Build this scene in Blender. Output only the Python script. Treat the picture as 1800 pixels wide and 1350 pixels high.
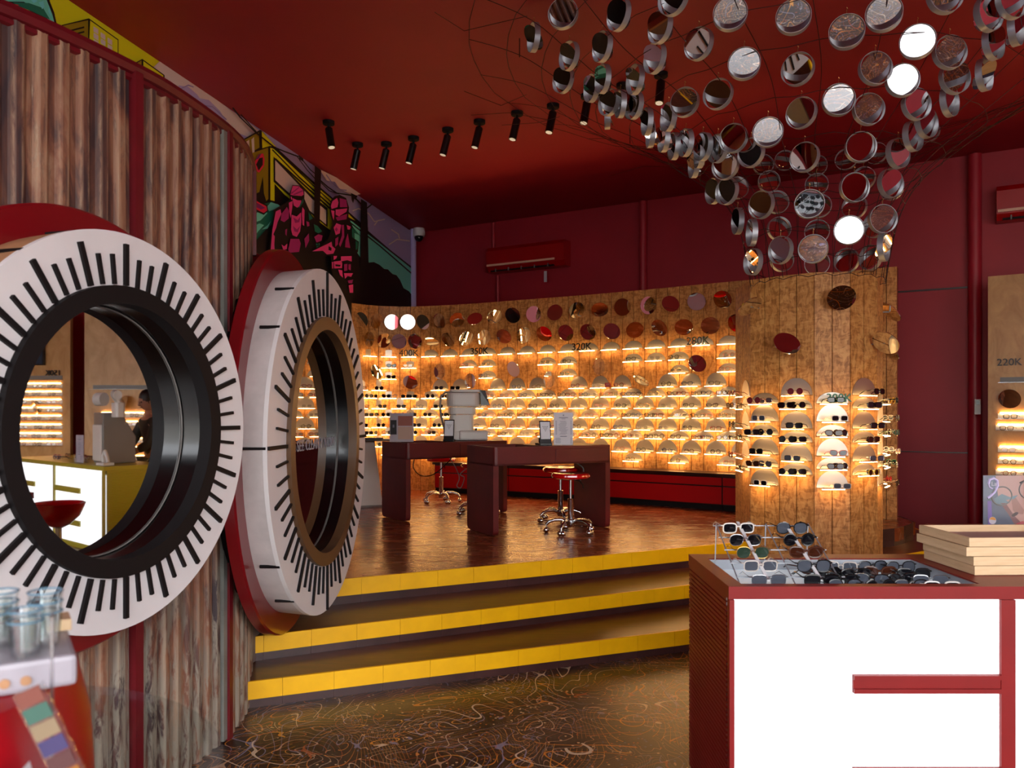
import bpy, bmesh, math, random
from mathutils import Vector, Matrix
from mathutils.geometry import tessellate_polygon
SC = bpy.context.scene
for o in list(SC.objects): bpy.data.objects.remove(o)
COL = SC.collection
PI = math.pi
# ---------------------------------------------------------------- camera, world, light, exposure
cd = bpy.data.cameras.new('camera'); cam = bpy.data.objects.new('camera', cd); COL.objects.link(cam)
cam.location = (0, 0, 1.5); cam.rotation_euler = (PI/2, 0, 0)
cd.sensor_width = 36; cd.lens = 28; cd.shift_y = 48/1800; cd.clip_start = .05; cd.clip_end = 200
cd.dof.use_dof = True; cd.dof.focus_distance = 5.5; cd.dof.aperture_fstop = 5.0
SC.camera = cam
w = bpy.data.worlds.new('daylight'); SC.world = w; w.use_nodes = True
bgn = w.node_tree.nodes['Background']; bgn.inputs[0].default_value = (.92, .95, 1, 1); bgn.inputs[1].default_value = 11.5
SC.view_settings.view_transform = 'Standard'; SC.view_settings.look = 'None'
SC.view_settings.exposure = 0.0; SC.view_settings.gamma = 1; SC.view_settings.use_curve_mapping = False
cy = SC.cycles
cy.max_bounces = 8; cy.diffuse_bounces = 3; cy.glossy_bounces = 5; cy.transmission_bounces = 6; cy.transparent_max_bounces = 24
cy.caustics_reflective = False; cy.caustics_refractive = False; cy.sample_clamp_indirect = 4; cy.use_denoising = True
LED = 40.0           # strength of the warm shelf strips
# the sky lights the shop through its open front behind the camera; the portal only helps sampling it
def area(name, loc, rot, sx, sy, power, color):
    l = bpy.data.lights.new(name, 'AREA'); l.shape = 'RECTANGLE'; l.size = sx; l.size_y = sy; l.energy = power; l.color = color
    o = bpy.data.objects.new(name, l); o.location = loc; o.rotation_euler = rot; COL.objects.link(o); return o
portal = area('shopfront_opening_portal', (1.2, -2.55, 1.75), (PI/2, 0, 0), 10.4, 3.5, 1, (1, 1, 1)); portal.data.cycles.is_portal = True
# ---------------------------------------------------------------- helpers
class MB:
    def __init__(s): s.v = []; s.f = []; s.m = []
    def add(s, vs, fs, mi=0, M=None):
        n = len(s.v)
        s.v += [tuple(M @ Vector(p)) for p in vs] if M is not None else [tuple(p) for p in vs]
        s.f += [tuple(i+n for i in f) for f in fs]; s.m += [mi]*len(fs); return s
    def box(s, c, d, mi=0, M=None):
        x, y, z = c; a, b, e = d[0]/2, d[1]/2, d[2]/2
        vs = [(x+i*a, y+j*b, z+k*e) for i in (-1, 1) for j in (-1, 1) for k in (-1, 1)]
        return s.add(vs, [(0,1,3,2),(4,6,7,5),(0,4,5,1),(2,3,7,6),(0,2,6,4),(1,5,7,3)], mi, M)
    def prism(s, pts, z0, z1, mi=0, M=None):
        n = len(pts); a = sum(pts[i][0]*pts[(i+1) % n][1]-pts[(i+1) % n][0]*pts[i][1] for i in range(n))
        if a < 0: pts = pts[::-1]
        vs = [(p[0], p[1], z0) for p in pts]+[(p[0], p[1], z1) for p in pts]
        fs = [(i, (i+1) % n, n+(i+1) % n, n+i) for i in range(n)]
        if n <= 4: fs += [tuple(range(n-1, -1, -1)), tuple(range(n, 2*n))]
        else:
            t = tessellate_polygon([[Vector((p[0], p[1], 0)) for p in pts]])
            for a_, b_, c_ in t:
                q = (pts[b_][0]-pts[a_][0])*(pts[c_][1]-pts[a_][1])-(pts[b_][1]-pts[a_][1])*(pts[c_][0]-pts[a_][0])
                if q < 0: b_, c_ = c_, b_
                fs += [(c_, b_, a_), (n+a_, n+b_, n+c_)]
        return s.add(vs, fs, mi, M)
    def tube(s, path, r, n=8, closed=False, mi=0, M=None, rs=None):
        P = [Vector(p) for p in path]; N = len(P); vs = []; up = None
        for i, p in enumerate(P):
            a = P[i-1] if (i > 0 or closed) else P[i]; b = P[(i+1) % N] if (i < N-1 or closed) else P[i]
            t = (b-a).normalized()
            if up is None: up = Vector((0, 0, 1)) if abs(t.z) < .9 else Vector((1, 0, 0))
            u = up-t*up.dot(t); u = u.normalized() if u.length > 1e-6 else t.orthogonal().normalized(); up = u; w_ = t.cross(u)
            rr = rs[i] if rs else r
            vs += [p+(u*math.cos(2*PI*k/n)+w_*math.sin(2*PI*k/n))*rr for k in range(n)]
        fs = []
        for i in range(N if closed else N-1):
            j = (i+1) % N
            fs += [(i*n+k, i*n+(k+1) % n, j*n+(k+1) % n, j*n+k) for k in range(n)]
        if not closed: fs += [tuple(range(n-1, -1, -1)), tuple((N-1)*n+k for k in range(n))]
        return s.add(vs, fs, mi, M)
    def lathe(s, prof, n=24, mi=0, M=None, cap=True):
        vs = []; N = len(prof)
        for r, z in prof: vs += [(r*math.cos(2*PI*k/n), r*math.sin(2*PI*k/n), z) for k in range(n)]
        fs = [(i*n+k, i*n+(k+1) % n, (i+1)*n+(k+1) % n, (i+1)*n+k) for i in range(N-1) for k in range(n)]
        if cap:
            if prof[0][0] > 1e-4: fs.append(tuple(range(n-1, -1, -1)))
            if prof[-1][0] > 1e-4: fs.append(tuple((N-1)*n+k for k in range(n)))
        return s.add(vs, fs, mi, M)
    def cyl(s, p0, p1, r, n=16, mi=0, M=None, r2=None): return s.tube([p0, p1], r, n, False, mi, M, rs=[r, r if r2 is None else r2])
    def ball(s, c, r, n=12, mi=0, M=None, sc=(1, 1, 1)):
        k = 8; prof = [(max(1e-5, math.sin(PI*i/k))*r, -math.cos(PI*i/k)*r) for i in range(k+1)]
        T = Matrix.Translation(c) @ Matrix.Diagonal((*sc, 1))
        return s.lathe(prof, n, mi, T if M is None else M @ T, cap=False)
    def mesh(s, name, mats, smooth=False, bevel=0):
        me = bpy.data.meshes.new(name); me.from_pydata(s.v, [], s.f); me.update()
        for m in (mats if isinstance(mats, (list, tuple)) else [mats]): me.materials.append(m)
        me.polygons.foreach_set('material_index', s.m)
        b = bmesh.new(); b.from_mesh(me); bmesh.ops.remove_doubles(b, verts=b.verts, dist=1e-6)
        if bevel: bmesh.ops.bevel(b, geom=[e for e in b.edges if len(e.link_faces) == 2 and e.calc_face_angle(0) > .6], offset=bevel, segments=2, affect='EDGES', profile=.6)
        bmesh.ops.recalc_face_normals(b, faces=b.faces); b.to_mesh(me); b.free()
        if smooth: 
            me.shade_smooth() if hasattr(me, 'shade_smooth') else None
            me.polygons.foreach_set('use_smooth', [True]*len(me.polygons)); me.set_sharp_from_angle(angle=math.radians(38))
        return me
    def build(s, name, mats, parent=None, smooth=False, bevel=0, loc=None, rot=None):
        return put(name, s.mesh(name, mats, smooth, bevel), parent, loc, rot)
def put(name, data, parent=None, loc=None, rot=None):
    o = bpy.data.objects.new(name, data); COL.objects.link(o); o.parent = parent
    if loc is not None: o.location = loc
    if rot is not None: o.rotation_euler = rot
    return o
def tag(o, label=None, cat=None, group=None, kind=None):
    if label: o['label'] = label
    if cat: o['category'] = cat
    if group: o['group'] = group
    if kind: o['kind'] = kind
    return o
def empty(name, loc=(0, 0, 0), rz=0, label=None, cat=None, group=None, kind=None, parent=None):
    o = bpy.data.objects.new(name, None); COL.objects.link(o); o.location = loc; o.rotation_euler = (0, 0, rz); o.empty_display_size = .05; o.parent = parent
    return tag(o, label, cat, group, kind)
def struct(o): o['kind'] = 'structure'; return o
def kids(o): return [c for c in bpy.data.objects if c.parent == o]
def copy_tree(proto, loc, rot, label=None, group=None):
    """proto = (root, [(child, [subchildren])])"""
    root, ch = proto
    r = root.copy(); COL.objects.link(r); r.location = loc; r.rotation_euler = rot
    if label: r['label'] = label
    if group: r['group'] = group
    for c, sub in ch:
        k = c.copy(); COL.objects.link(k); k.parent = r
        for g in sub:
            q = g.copy(); COL.objects.link(q); q.parent = k
    return r
class Proto:
    """first use moves the prototype itself, later uses copy it"""
    def __init__(s, root): s.root = root; s.used = False; s.tree = (root, [(c, kids(c)) for c in kids(root)])
    def place(s, loc, rot, label=None, group=None):
        if not s.used:
            s.used = True; r = s.root; r.location = loc; r.rotation_euler = rot; tag(r, label, None, group); return r
        return copy_tree(s.tree, loc, rot, label, group)
ORD = ['zeroth','first','second','third','fourth','fifth','sixth','seventh','eighth','ninth','tenth','eleventh','twelfth','thirteenth','fourteenth','fifteenth','sixteenth','seventeenth','eighteenth','nineteenth','twentieth']
def basis(n, up=(0, 0, 1)):
    """matrix whose local +Z is n and local +Y is close to up"""
    z = Vector(n).normalized(); x = Vector(up).cross(z).normalized(); y = z.cross(x)
    return Matrix((x, y, z)).transposed().to_4x4()
def text(name, body, size, ext, m, parent=None, M=None, align='LEFT'):
    c = bpy.data.curves.new(name, 'FONT'); c.body = body; c.size = size; c.extrude = ext; c.align_x = align; c.resolution_u = 3
    c.materials.append(m); t_ = bpy.data.objects.new('t', c); me = bpy.data.meshes.new_from_object(t_); bpy.data.objects.remove(t_)
    o = bpy.data.objects.new(name, me); COL.objects.link(o); o.parent = parent
    if M is not None: o.matrix_local = M
    return o
# ---------------------------------------------------------------- materials
def nmat(name):
    m = bpy.data.materials.new(name); m.use_nodes = True; nt = m.node_tree; return m, nt, nt.nodes['Principled BSDF']
def lin(c): return tuple(((x/255)/12.92 if x/255 <= .04045 else ((x/255+.055)/1.055)**2.4) for x in c)+(1,)
def mat(name, rgb, rough=.5, metal=0, coat=0, emit=0, noise=0, scale=6, spec=None):
    m, nt, p = nmat(name); c = lin(rgb)
    p.inputs['Base Color'].default_value = c; p.inputs['Roughness'].default_value = rough; p.inputs['Metallic'].default_value = metal
    if coat: p.inputs['Coat Weight'].default_value = coat; p.inputs['Coat Roughness'].default_value = .08
    if spec is not None: p.inputs['Specular IOR Level'].default_value = spec
    if emit: p.inputs['Emission Color'].default_value = c; p.inputs['Emission Strength'].default_value = emit
    if noise:
        col = ramp(nt, ntex(nt, scale, detail=5), [(.3, tuple(x*(1-noise) for x in c[:3])+(1,)), (.7, tuple(min(1, x*(1+noise*.6)) for x in c[:3])+(1,))])
        nt.links.new(col, p.inputs['Base Color'])
    return m
def coords(nt, sc=(1, 1, 1), obj=True, rot=(0, 0, 0)):
    t = nt.nodes.new('ShaderNodeTexCoord'); mp = nt.nodes.new('ShaderNodeMapping'); mp.inputs['Scale'].default_value = sc; mp.inputs['Rotation'].default_value = rot
    nt.links.new(t.outputs['Object'], mp.inputs['Vector']); return mp.outputs[0]
def ntex(nt, scale, detail=3, rough=.55, vec=None, dist=0, sc=(1, 1, 1)):
    n = nt.nodes.new('ShaderNodeTexNoise'); n.inputs['Scale'].default_value = scale; n.inputs['Detail'].default_value = detail; n.inputs['Roughness'].default_value = rough; n.inputs['Distortion'].default_value = dist
    nt.links.new(vec if vec is not None else coords(nt, sc), n.inputs['Vector']); return n.outputs['Fac']
def ramp(nt, fac, stops, interp='LINEAR'):
    r = nt.nodes.new('ShaderNodeValToRGB'); r.color_ramp.interpolation = interp; e = r.color_ramp.elements
    while len(e) < len(stops): e.new(.5)
    for k, (p, c) in zip(e, stops): k.position = p; k.color = c if len(c) == 4 else lin(c)
    nt.links.new(fac, r.inputs[0]); return r.outputs[0]
def mix(nt, f, a, b):
    x = nt.nodes.new('ShaderNodeMix'); x.data_type = 'RGBA'
    for k, v in ((0, f), (6, a), (7, b)):
        if hasattr(v, 'links'): nt.links.new(v, x.inputs[k])
        else: x.inputs[k].default_value = v
    return x.outputs[2]
def math_(nt, op, a, b=0, c=None):
    x = nt.nodes.new('ShaderNodeMath'); x.operation = op
    for k, v in ((0, a), (1, b), (2, c)):
        if v is None: continue
        if hasattr(v, 'links'): nt.links.new(v, x.inputs[k])
        else: x.inputs[k].default_value = v
    return x.outputs[0]
def bump(nt, p, h, s=.3, d=.01):
    b = nt.nodes.new('ShaderNodeBump'); b.inputs['Strength'].default_value = s; b.inputs['Distance'].default_value = d
    nt.links.new(h, b.inputs['Height']); nt.links.new(b.outputs[0], p.inputs['Normal'])
def objrand(nt):
    return nt.nodes.new('ShaderNodeObjectInfo').outputs['Random']
def osb_mat(name, dark, mid, light, chip=58):
    m, nt, p = nmat(name)
    g = coords(nt, (1, 1, 1)); ds = nt.nodes.new('ShaderNodeVectorMath'); ds.operation = 'ADD'
    nz = nt.nodes.new('ShaderNodeTexNoise'); nz.inputs['Scale'].default_value = 5; nt.links.new(g, nz.inputs['Vector']); nt.links.new(g, ds.inputs[0]); sc_ = nt.nodes.new('ShaderNodeVectorMath'); sc_.operation = 'SCALE'; sc_.inputs['Scale'].default_value = .12; nt.links.new(nz.outputs['Color'], sc_.inputs[0]); nt.links.new(sc_.outputs[0], ds.inputs[1])
    cols = []
    for k, (sc, rot) in enumerate((((1, 1, .28), (0, 1.0, 0)), ((1, 1, .3), (0, -.75, .2)), ((.3, .3, 1.1), (.1, .15, 0)))):
        mp = nt.nodes.new('ShaderNodeMapping'); mp.inputs['Scale'].default_value = sc; mp.inputs['Rotation'].default_value = rot; nt.links.new(ds.outputs[0], mp.inputs['Vector'])
        v = nt.nodes.new('ShaderNodeTexVoronoi'); v.inputs['Scale'].default_value = chip; nt.links.new(mp.outputs[0], v.inputs['Vector'])
        s = nt.nodes.new('ShaderNodeSeparateColor'); nt.links.new(v.outputs['Color'], s.inputs[0]); cols.append(s.outputs[0])
    f = math_(nt, 'ADD', math_(nt, 'MULTIPLY', cols[0], .34), math_(nt, 'ADD', math_(nt, 'MULTIPLY', cols[1], .33), math_(nt, 'MULTIPLY', cols[2], .33)))
    c = ramp(nt, f, [(.2, dark), (.48, mid), (.8, light)])
    rr = ramp(nt, objrand(nt), [(0, (.86, .86, .86, 1)), (1, (1.0, 1.0, 1.0, 1))])
    x = nt.nodes.new('ShaderNodeMix'); x.data_type = 'RGBA'; x.blend_type = 'MULTIPLY'; x.inputs[0].default_value = 1; nt.links.new(c, x.inputs[6]); nt.links.new(rr, x.inputs[7])
    nt.links.new(x.outputs[2], p.inputs['Base Color']); p.inputs['Roughness'].default_value = .5; bump(nt, p, f, .15, .003); return m
M = {}
M['osb'] = osb_mat('oriented_strand_board', (160, 102, 46), (200, 136, 70), (222, 164, 96))
def wood_mat(name, a, b, sc=(9, 9, .9), rough=.45, scale=4, dist=.6):
    m, nt, p = nmat(name); f = ntex(nt, scale, 6, .6, coords(nt, sc), dist)
    nt.links.new(ramp(nt, f, [(.3, a), (.7, b)]), p.inputs['Base Color']); p.inputs['Roughness'].default_value = rough
    if rough > .35: bump(nt, p, f, .08, .003)
    return m
M['plywood'] = wood_mat('varnished_plywood', (176, 124, 66), (208, 160, 98), (2.2, 2.2, 1), .4, 3, 1.2)
M['pale_wood'] = wood_mat('pale_pine', (205, 170, 128), (226, 196, 156), (1, 1, 14), .55, 6, .3)
M['table'] = wood_mat('dark_red_lacquered_wood', (82, 20, 20), (104, 28, 28), (.5, 1.6, 1.6), .3, 3, .3); M['table'].node_tree.nodes['Principled BSDF'].inputs['Roughness'].default_value = .42
M['cabinet'] = mat('cabinet_red_lacquer', (176, 4, 10), .5, spec=.2)
M['cabinet_dark'] = mat('dark_worktop', (40, 12, 12), .3)
M['red_gloss'] = mat('gloss_red_plastic', (200, 8, 14), .12, coat=.8)
M['ring_red'] = mat('ring_red_paint', (120, 12, 20), .28, coat=.3)
M['rail'] = mat('red_painted_steel', (104, 16, 26), .4, noise=.2)
M['white_paint'] = mat('white_painted_board', (232, 228, 228), .45, noise=.06, scale=4)
M['drum_grey'] = mat('scuffed_white_drum', (214, 206, 204), .5, noise=.2, scale=5)
M['tan_board'] = mat('bare_board', (176, 130, 92), .55, noise=.15, scale=8)
M['black_matte'] = mat('matte_black', (24, 21, 22), .6, spec=.15)
M['brown_rim'] = mat('brown_rim', (92, 64, 40), .4)
M['black_gloss'] = mat('gloss_black_liner', (5, 5, 6), .22, coat=.15, spec=.35)
M['mirror'] = mat('mirror_glass', (226, 226, 226), .015, 1)
M['steel'] = mat('brushed_steel_hoop', (176, 180, 188), .45, .75)
M['satin'] = mat('satin_mirror', (198, 188, 178), .36, .92)
M['chrome'] = mat('chrome', (205, 205, 208), .1, 1)
M['brass'] = mat('brass_hook', (170, 130, 80), .3, 1)
M['wire'] = mat('rusty_wire', (66, 38, 38), .5, .5)
M['drum_wall'] = mat('grey_brown_render', (120, 104, 100), .6, noise=.12)
M['ceiling'] = mat('ceiling_dark_red', (156, 11, 34), .62, noise=.1, scale=1.2)
M['wall_red'] = mat('wall_maroon', (168, 32, 46), .55, noise=.1, scale=1.5)
M['pipe_red'] = mat('pipe_maroon', (172, 34, 50), .45)
M['joint'] = mat('red_brown_backing', (112, 30, 16), .7)
M['cream'] = mat('cream_plastic', (214, 210, 204), .4)
M['cream_dark'] = mat('grey_plastic', (120, 116, 112), .45)
M['black_plastic'] = mat('black_plastic', (16, 16, 18), .25)
M['screen'] = mat('phone_screen', (205, 205, 210), .2, emit=.1)
M['paper'] = mat('paper', (208, 200, 206), .6)
M['print_grey'] = mat('print_grey', (120, 116, 130), .6)
M['ink'] = mat('print_black', (20, 18, 20), .6)
M['white_plastic'] = mat('white_plastic', (228, 228, 230), .35)
M['counter_red'] = mat('counter_red_paint', (124, 20, 20), .4, noise=.12, spec=.3)
M['counter_yellow'] = mat('counter_yellow_paint', (168, 156, 44), .35)
M['lightbox'] = mat('lit_white_panel', (250, 251, 255), .4, emit=1.15)
M['tray_light'] = mat('lit_tray', (215, 228, 235), .35, emit=.35)
M['ac_red'] = mat('ac_red', (170, 6, 12), .35)
M['ac_strip'] = mat('ac_trim', (236, 190, 160), .4)
M['skin'] = mat('skin', (190, 140, 115), .55); M['shirt'] = mat('dark_shirt', (60, 58, 50), .8); M['hair'] = mat('black_hair', (18, 14, 13), .5)
m, nt, p = nmat('warm_led'); p.inputs['Base Color'].default_value = (1, .8, .5, 1); p.inputs['Emission Color'].default_value = (1, .56, .20, 1); p.inputs['Emission Strength'].default_value = LED; M['led'] = m
m, nt, p = nmat('spot_lamp_face'); p.inputs['Emission Color'].default_value = (1, .8, .55, 1); p.inputs['Emission Strength'].default_value = .45; M['lamp'] = m
def clear(name, tint, gl=.12, rough=.05):
    m, nt, p = nmat(name); nt.nodes.remove(p); o = nt.nodes['Material Output']
    t = nt.nodes.new('ShaderNodeBsdfTransparent'); t.inputs[0].default_value = tint
    g = nt.nodes.new('ShaderNodeBsdfGlossy'); g.inputs['Roughness'].default_value = rough
    x = nt.nodes.new('ShaderNodeMixShader'); x.inputs[0].default_value = gl
    nt.links.new(t.outputs[0], x.inputs[1]); nt.links.new(g.outputs[0], x.inputs[2]); nt.links.new(x.outputs[0], o.inputs[0]); return m
M['acrylic'] = clear('clear_acrylic', (.93, .95, .95, 1), .10)
M['card_acrylic'] = clear('thin_card_acrylic', (.96, .96, .97, 1), .022)
M['barrel_red'] = mat('crimson_barrel', (150, 4, 18), .3, spec=.3)
M['lens_clear'] = clear('clear_lens', (.9, .92, .94, 1), .12, .02)
M['lens_dark'] = mat('dark_lens', (14, 13, 18), .06, coat=.6)
M['lens_brown'] = mat('brown_lens', (58, 26, 14), .06, coat=.6)
M['lens_green'] = mat('green_lens', (40, 56, 44), .06, coat=.6)
M['lens_pink'] = mat('pink_lens', (120, 44, 52), .06, coat=.6)
M['lens_smoke'] = mat('smoke_lens', (70, 74, 84), .06, coat=.6)
for k, c in (('fr_black', (14, 13, 14)), ('fr_brown', (74, 38, 22)), ('fr_clear', (196, 186, 178)), ('fr_red', (128, 14, 20)), ('fr_blue', (50, 78, 130)), ('fr_pink', (196, 120, 118)), ('fr_green', (30, 70, 50)), ('fr_white', (228, 222, 214)), ('fr_yellow', (214, 170, 30))): M[k] = mat(k.replace('fr_', 'frame_'), c, .22)
M['fr_gold'] = mat('frame_gold', (190, 150, 90), .25, 1); M['fr_silver'] = mat('frame_silver', (170, 172, 178), .22, 1)
# rusty corrugated steel
m, nt, p = nmat('rusted_corrugated_steel')
fv = ntex(nt, 5, 5, .6, coords(nt, (1.6, 1.6, .35)), .8); f2 = ntex(nt, 3, 4, .6, coords(nt, (1.5, 1.5, .8)), .4); f3 = ntex(nt, 12, 6, .7, coords(nt, (2.6, 2.6, .5)), .6)
base = ramp(nt, fv, [(.36, (52, 36, 40)), (.46, (92, 58, 48)), (.54, (130, 84, 62)), (.66, (156, 118, 92))])
base = mix(nt, ramp(nt, f3, [(.50, (0, 0, 0, 1)), (.60, (.55, .55, .55, 1))]), base, lin((62, 44, 44)))
at_ = nt.nodes.new('ShaderNodeAttribute'); at_.attribute_name = 'ridge'
base = mix(nt, math_(nt, 'MULTIPLY', at_.outputs['Fac'], ramp(nt, f3, [(.40, (0, 0, 0, 1)), (.60, (.6, .6, .6, 1))])), base, lin((184, 148, 116)))
base = mix(nt, ramp(nt, math_(nt, 'ADD', math_(nt, 'MULTIPLY', fv, .5), math_(nt, 'MULTIPLY', f3, .5)), [(.59, (0, 0, 0, 1)), (.65, (.8, .8, .8, 1))]), base, lin((176, 150, 124)))
gz = nt.nodes.new('ShaderNodeSeparateXYZ'); nt.links.new(coords(nt), gz.inputs[0])
low = math_(nt, 'MULTIPLY', ramp(nt, math_(nt, 'ADD', math_(nt, 'MULTIPLY', gz.outputs[2], .6), fv), [(.70, (1, 1, 1, 1)), (1.10, (0, 0, 0, 1))]), ramp(nt, f3, [(.42, (0, 0, 0, 1)), (.52, (.8, .8, .8, 1))]))
base = mix(nt, low, base, lin((150, 140, 124)))
nt.links.new(base, p.inputs['Base Color']); p.inputs['Roughness'].default_value = .6; bump(nt, p, f3, .2, .004); M['rust'] = m
M['zinc'] = mat('galvanised_strip', (140, 140, 134), .5, .4, noise=.2, scale=9)
# drip painted floor: contour lines of several distorted noises
m, nt, p = nmat('dark_floor_with_paint_drips')
base = ramp(nt, ntex(nt, 1.3, 6, .7), [(.3, (38, 24, 20)), (.5, (56, 38, 30)), (.7, (78, 62, 50))])
for sc, k, wd, colr, dd, off in ((.9, 34, .036, (214, 128, 44), 1.3, 0), (1.5, 24, .03, (206, 160, 124), 2.0, 7), (.7, 40, .030, (226, 150, 44), 1.8, 31), (1.7, 13, .030, (140, 134, 160), 1.6, 13), (1.2, 26, .028, (176, 84, 46), 2.2, 51), (1.4, 17, .026, (226, 200, 170), 1.1, 77)):
    mp = nt.nodes.new('ShaderNodeMapping'); mp.inputs['Location'].default_value = (off, off*.7, off); t = nt.nodes.new('ShaderNodeTexCoord'); nt.links.new(t.outputs['Object'], mp.inputs[0])
    n = ntex(nt, sc, 1.2, .4, mp.outputs[0], dd); fr = math_(nt, 'FRACT', math_(nt, 'MULTIPLY', n, k)); ln = math_(nt, 'LESS_THAN', math_(nt, 'ABSOLUTE', math_(nt, 'SUBTRACT', fr, .5)), wd)
    brk = math_(nt, 'GREATER_THAN', ntex(nt, 2.3, 2, .5, mp.outputs[0]), .48)
    base = mix(nt, math_(nt, 'MULTIPLY', math_(nt, 'MULTIPLY', ln, brk), .75), base, lin(colr))
for sc, off, colr in ((26, 3, (200, 170, 130)), (34, 9, (190, 100, 40)), (30, 17, (90, 100, 140))):
    mp = nt.nodes.new('ShaderNodeMapping'); mp.inputs['Location'].default_value = (off, off, 0); t = nt.nodes.new('ShaderNodeTexCoord'); nt.links.new(t.outputs['Object'], mp.inputs[0])
    v = nt.nodes.new('ShaderNodeTexVoronoi'); v.inputs['Scale'].default_value = sc; nt.links.new(mp.outputs[0], v.inputs['Vector'])
    base = mix(nt, math_(nt, 'MULTIPLY', math_(nt, 'LESS_THAN', v.outputs['Distance'], .16), math_(nt, 'GREATER_THAN', ntex(nt, 3, 2, .5, mp.outputs[0]), .52)), base, lin(colr))
nt.links.new(base, p.inputs['Base Color']); p.inputs['Roughness'].default_value = .3; bump(nt, p, ntex(nt, 14, 3), .12, .004); M['drip_floor'] = m
# polished stained platform floor
m, nt, p = nmat('polished_red_brown_screed')
fs_ = ntex(nt, 3, 6, .6, coords(nt, (1.2, 4.5, 1)), .5)
nt.links.new(ramp(nt, fs_, [(.3, (96, 42, 22)), (.55, (138, 66, 34)), (.75, (160, 88, 50))]), p.inputs['Base Color'])
nt.links.new(ramp(nt, fs_, [(.3, (.16, .16, .16, 1)), (.7, (.34, .34, .34, 1))]), p.inputs['Roughness']); bump(nt, p, fs_, .16, .006); M['platform'] = m
M['tread'] = wood_mat('dark_tread', (70, 32, 24), (104, 54, 36), (1.5, 6, 1), .3, 3, .5)
M['yellow'] = mat('yellow_step_paint', (252, 186, 0), .4, noise=.1, scale=7)
M['riser'] = mat('dark_riser_tile', (66, 38, 36), .35, noise=.35, scale=5)
MC = {'yellow': (188, 182, 22), 'olive': (120, 104, 16), 'ink': (17, 13, 13), 'cream': (190, 172, 168), 'lilac': (142, 132, 168), 'lav': (120, 110, 152), 'teal': (92, 176, 160), 'green': (18, 92, 74), 'pink': (186, 58, 122), 'plum': (134, 34, 96), 'red': (224, 36, 62), 'purple': (104, 30, 92), 'cyan': (100, 205, 212)}
for k, c in MC.items(): M['mural_'+k] = mat('mural_'+k, tuple(min(245, 255*(((x/255)**2.2*1.9)**(1/2.2))) for x in c), .6)
# ================================================================ THE SETTING
ZC = 4.45; PZ = .43
def slabpoly(name, pts, z0, z1, m, parent=None): return MB().prism(pts, z0, z1).build(name, m, parent)
def mural_x(y): return -4.372+.2084*y
struct(slabpoly('floor', [(-6, -6), (9.5, -6), (9.5, 12), (-3.2, 15), (-6, 12)], -.1, 0, M['drip_floor']))
struct(slabpoly('ceiling', [(-6, -2.7), (9.5, -2.7), (9.5, 14.5), (-6, 14.5)], ZC, ZC+.15, M['ceiling']))
# mural wall, back wall, right wall, shop-front wall
def wallseg(mb, a, b, t, z0, z1, mi=0):
    a, b = Vector(a), Vector(b); d = (b-a).normalized(); n = Vector((-d.y, d.x))*t
    return mb.prism([tuple(a), tuple(b), tuple(b+n), tuple(a+n)], z0, z1, mi)
wl = struct(wallseg(MB(), (mural_x(-2.7), -2.7), (mural_x(13.25), 13.25), .2, 0, ZC).build('wall_left', M['mural_lilac']))
A0, A1 = (-1.62, 13.2), (9.0, 13.2-.583*10.62)
wb = struct(wallseg(MB(), A0, A1, .2, 0, ZC).build('wall_back', M['wall_red']))
wr = struct(MB().box((9.05, 2.4, ZC/2), (.2, 10.2, ZC)).build('wall_right', M['wall_red']))
fw = MB().box((-4.6, -2.7, ZC/2), (1.6, .2, ZC)).box((7.9, -2.7, ZC/2), (2.2, .2, ZC)).box((1.4, -2.7, 3.98), (10.8, .2, .94))
struct(fw.build('wall_front', M['wall_red']))
struct(MB().box((2, -9, -.06), (30, 13, .08)).build('ground_outside', mat('pavement_grey', (150, 148, 145), .8)))
struct(MB().box((2, -15, 2.5), (30, .3, 5)).build('wall_outside', mat('street_wall_pale', (214, 210, 200), .8)))
# wall trims: horizontal joints of the back wall on the right
bd = Vector((A1[0]-A0[0], A1[1]-A0[1])).normalized(); bn = Vector((-bd.y, bd.x)); bang = math.atan2(bd.y, bd.x)
def on_back(x): return Vector((x, 13.2-.583*(x+1.62)))
def back_frame(x, z, off=0): q = on_back(x)-bn*off; return Matrix.Translation((q.x, q.y, z)) @ Matrix.Rotation(bang, 4, 'Z')
t1 = MB().box((0, 0, 0), (3.2, .02, .018), 0, back_frame(4.0, 2.93, .01)).box((0, 0, 0), (3.2, .02, .012), 0, back_frame(4.0, 1.02, .01)); struct(t1.build('trim_1', M['cabinet_dark']))
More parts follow.
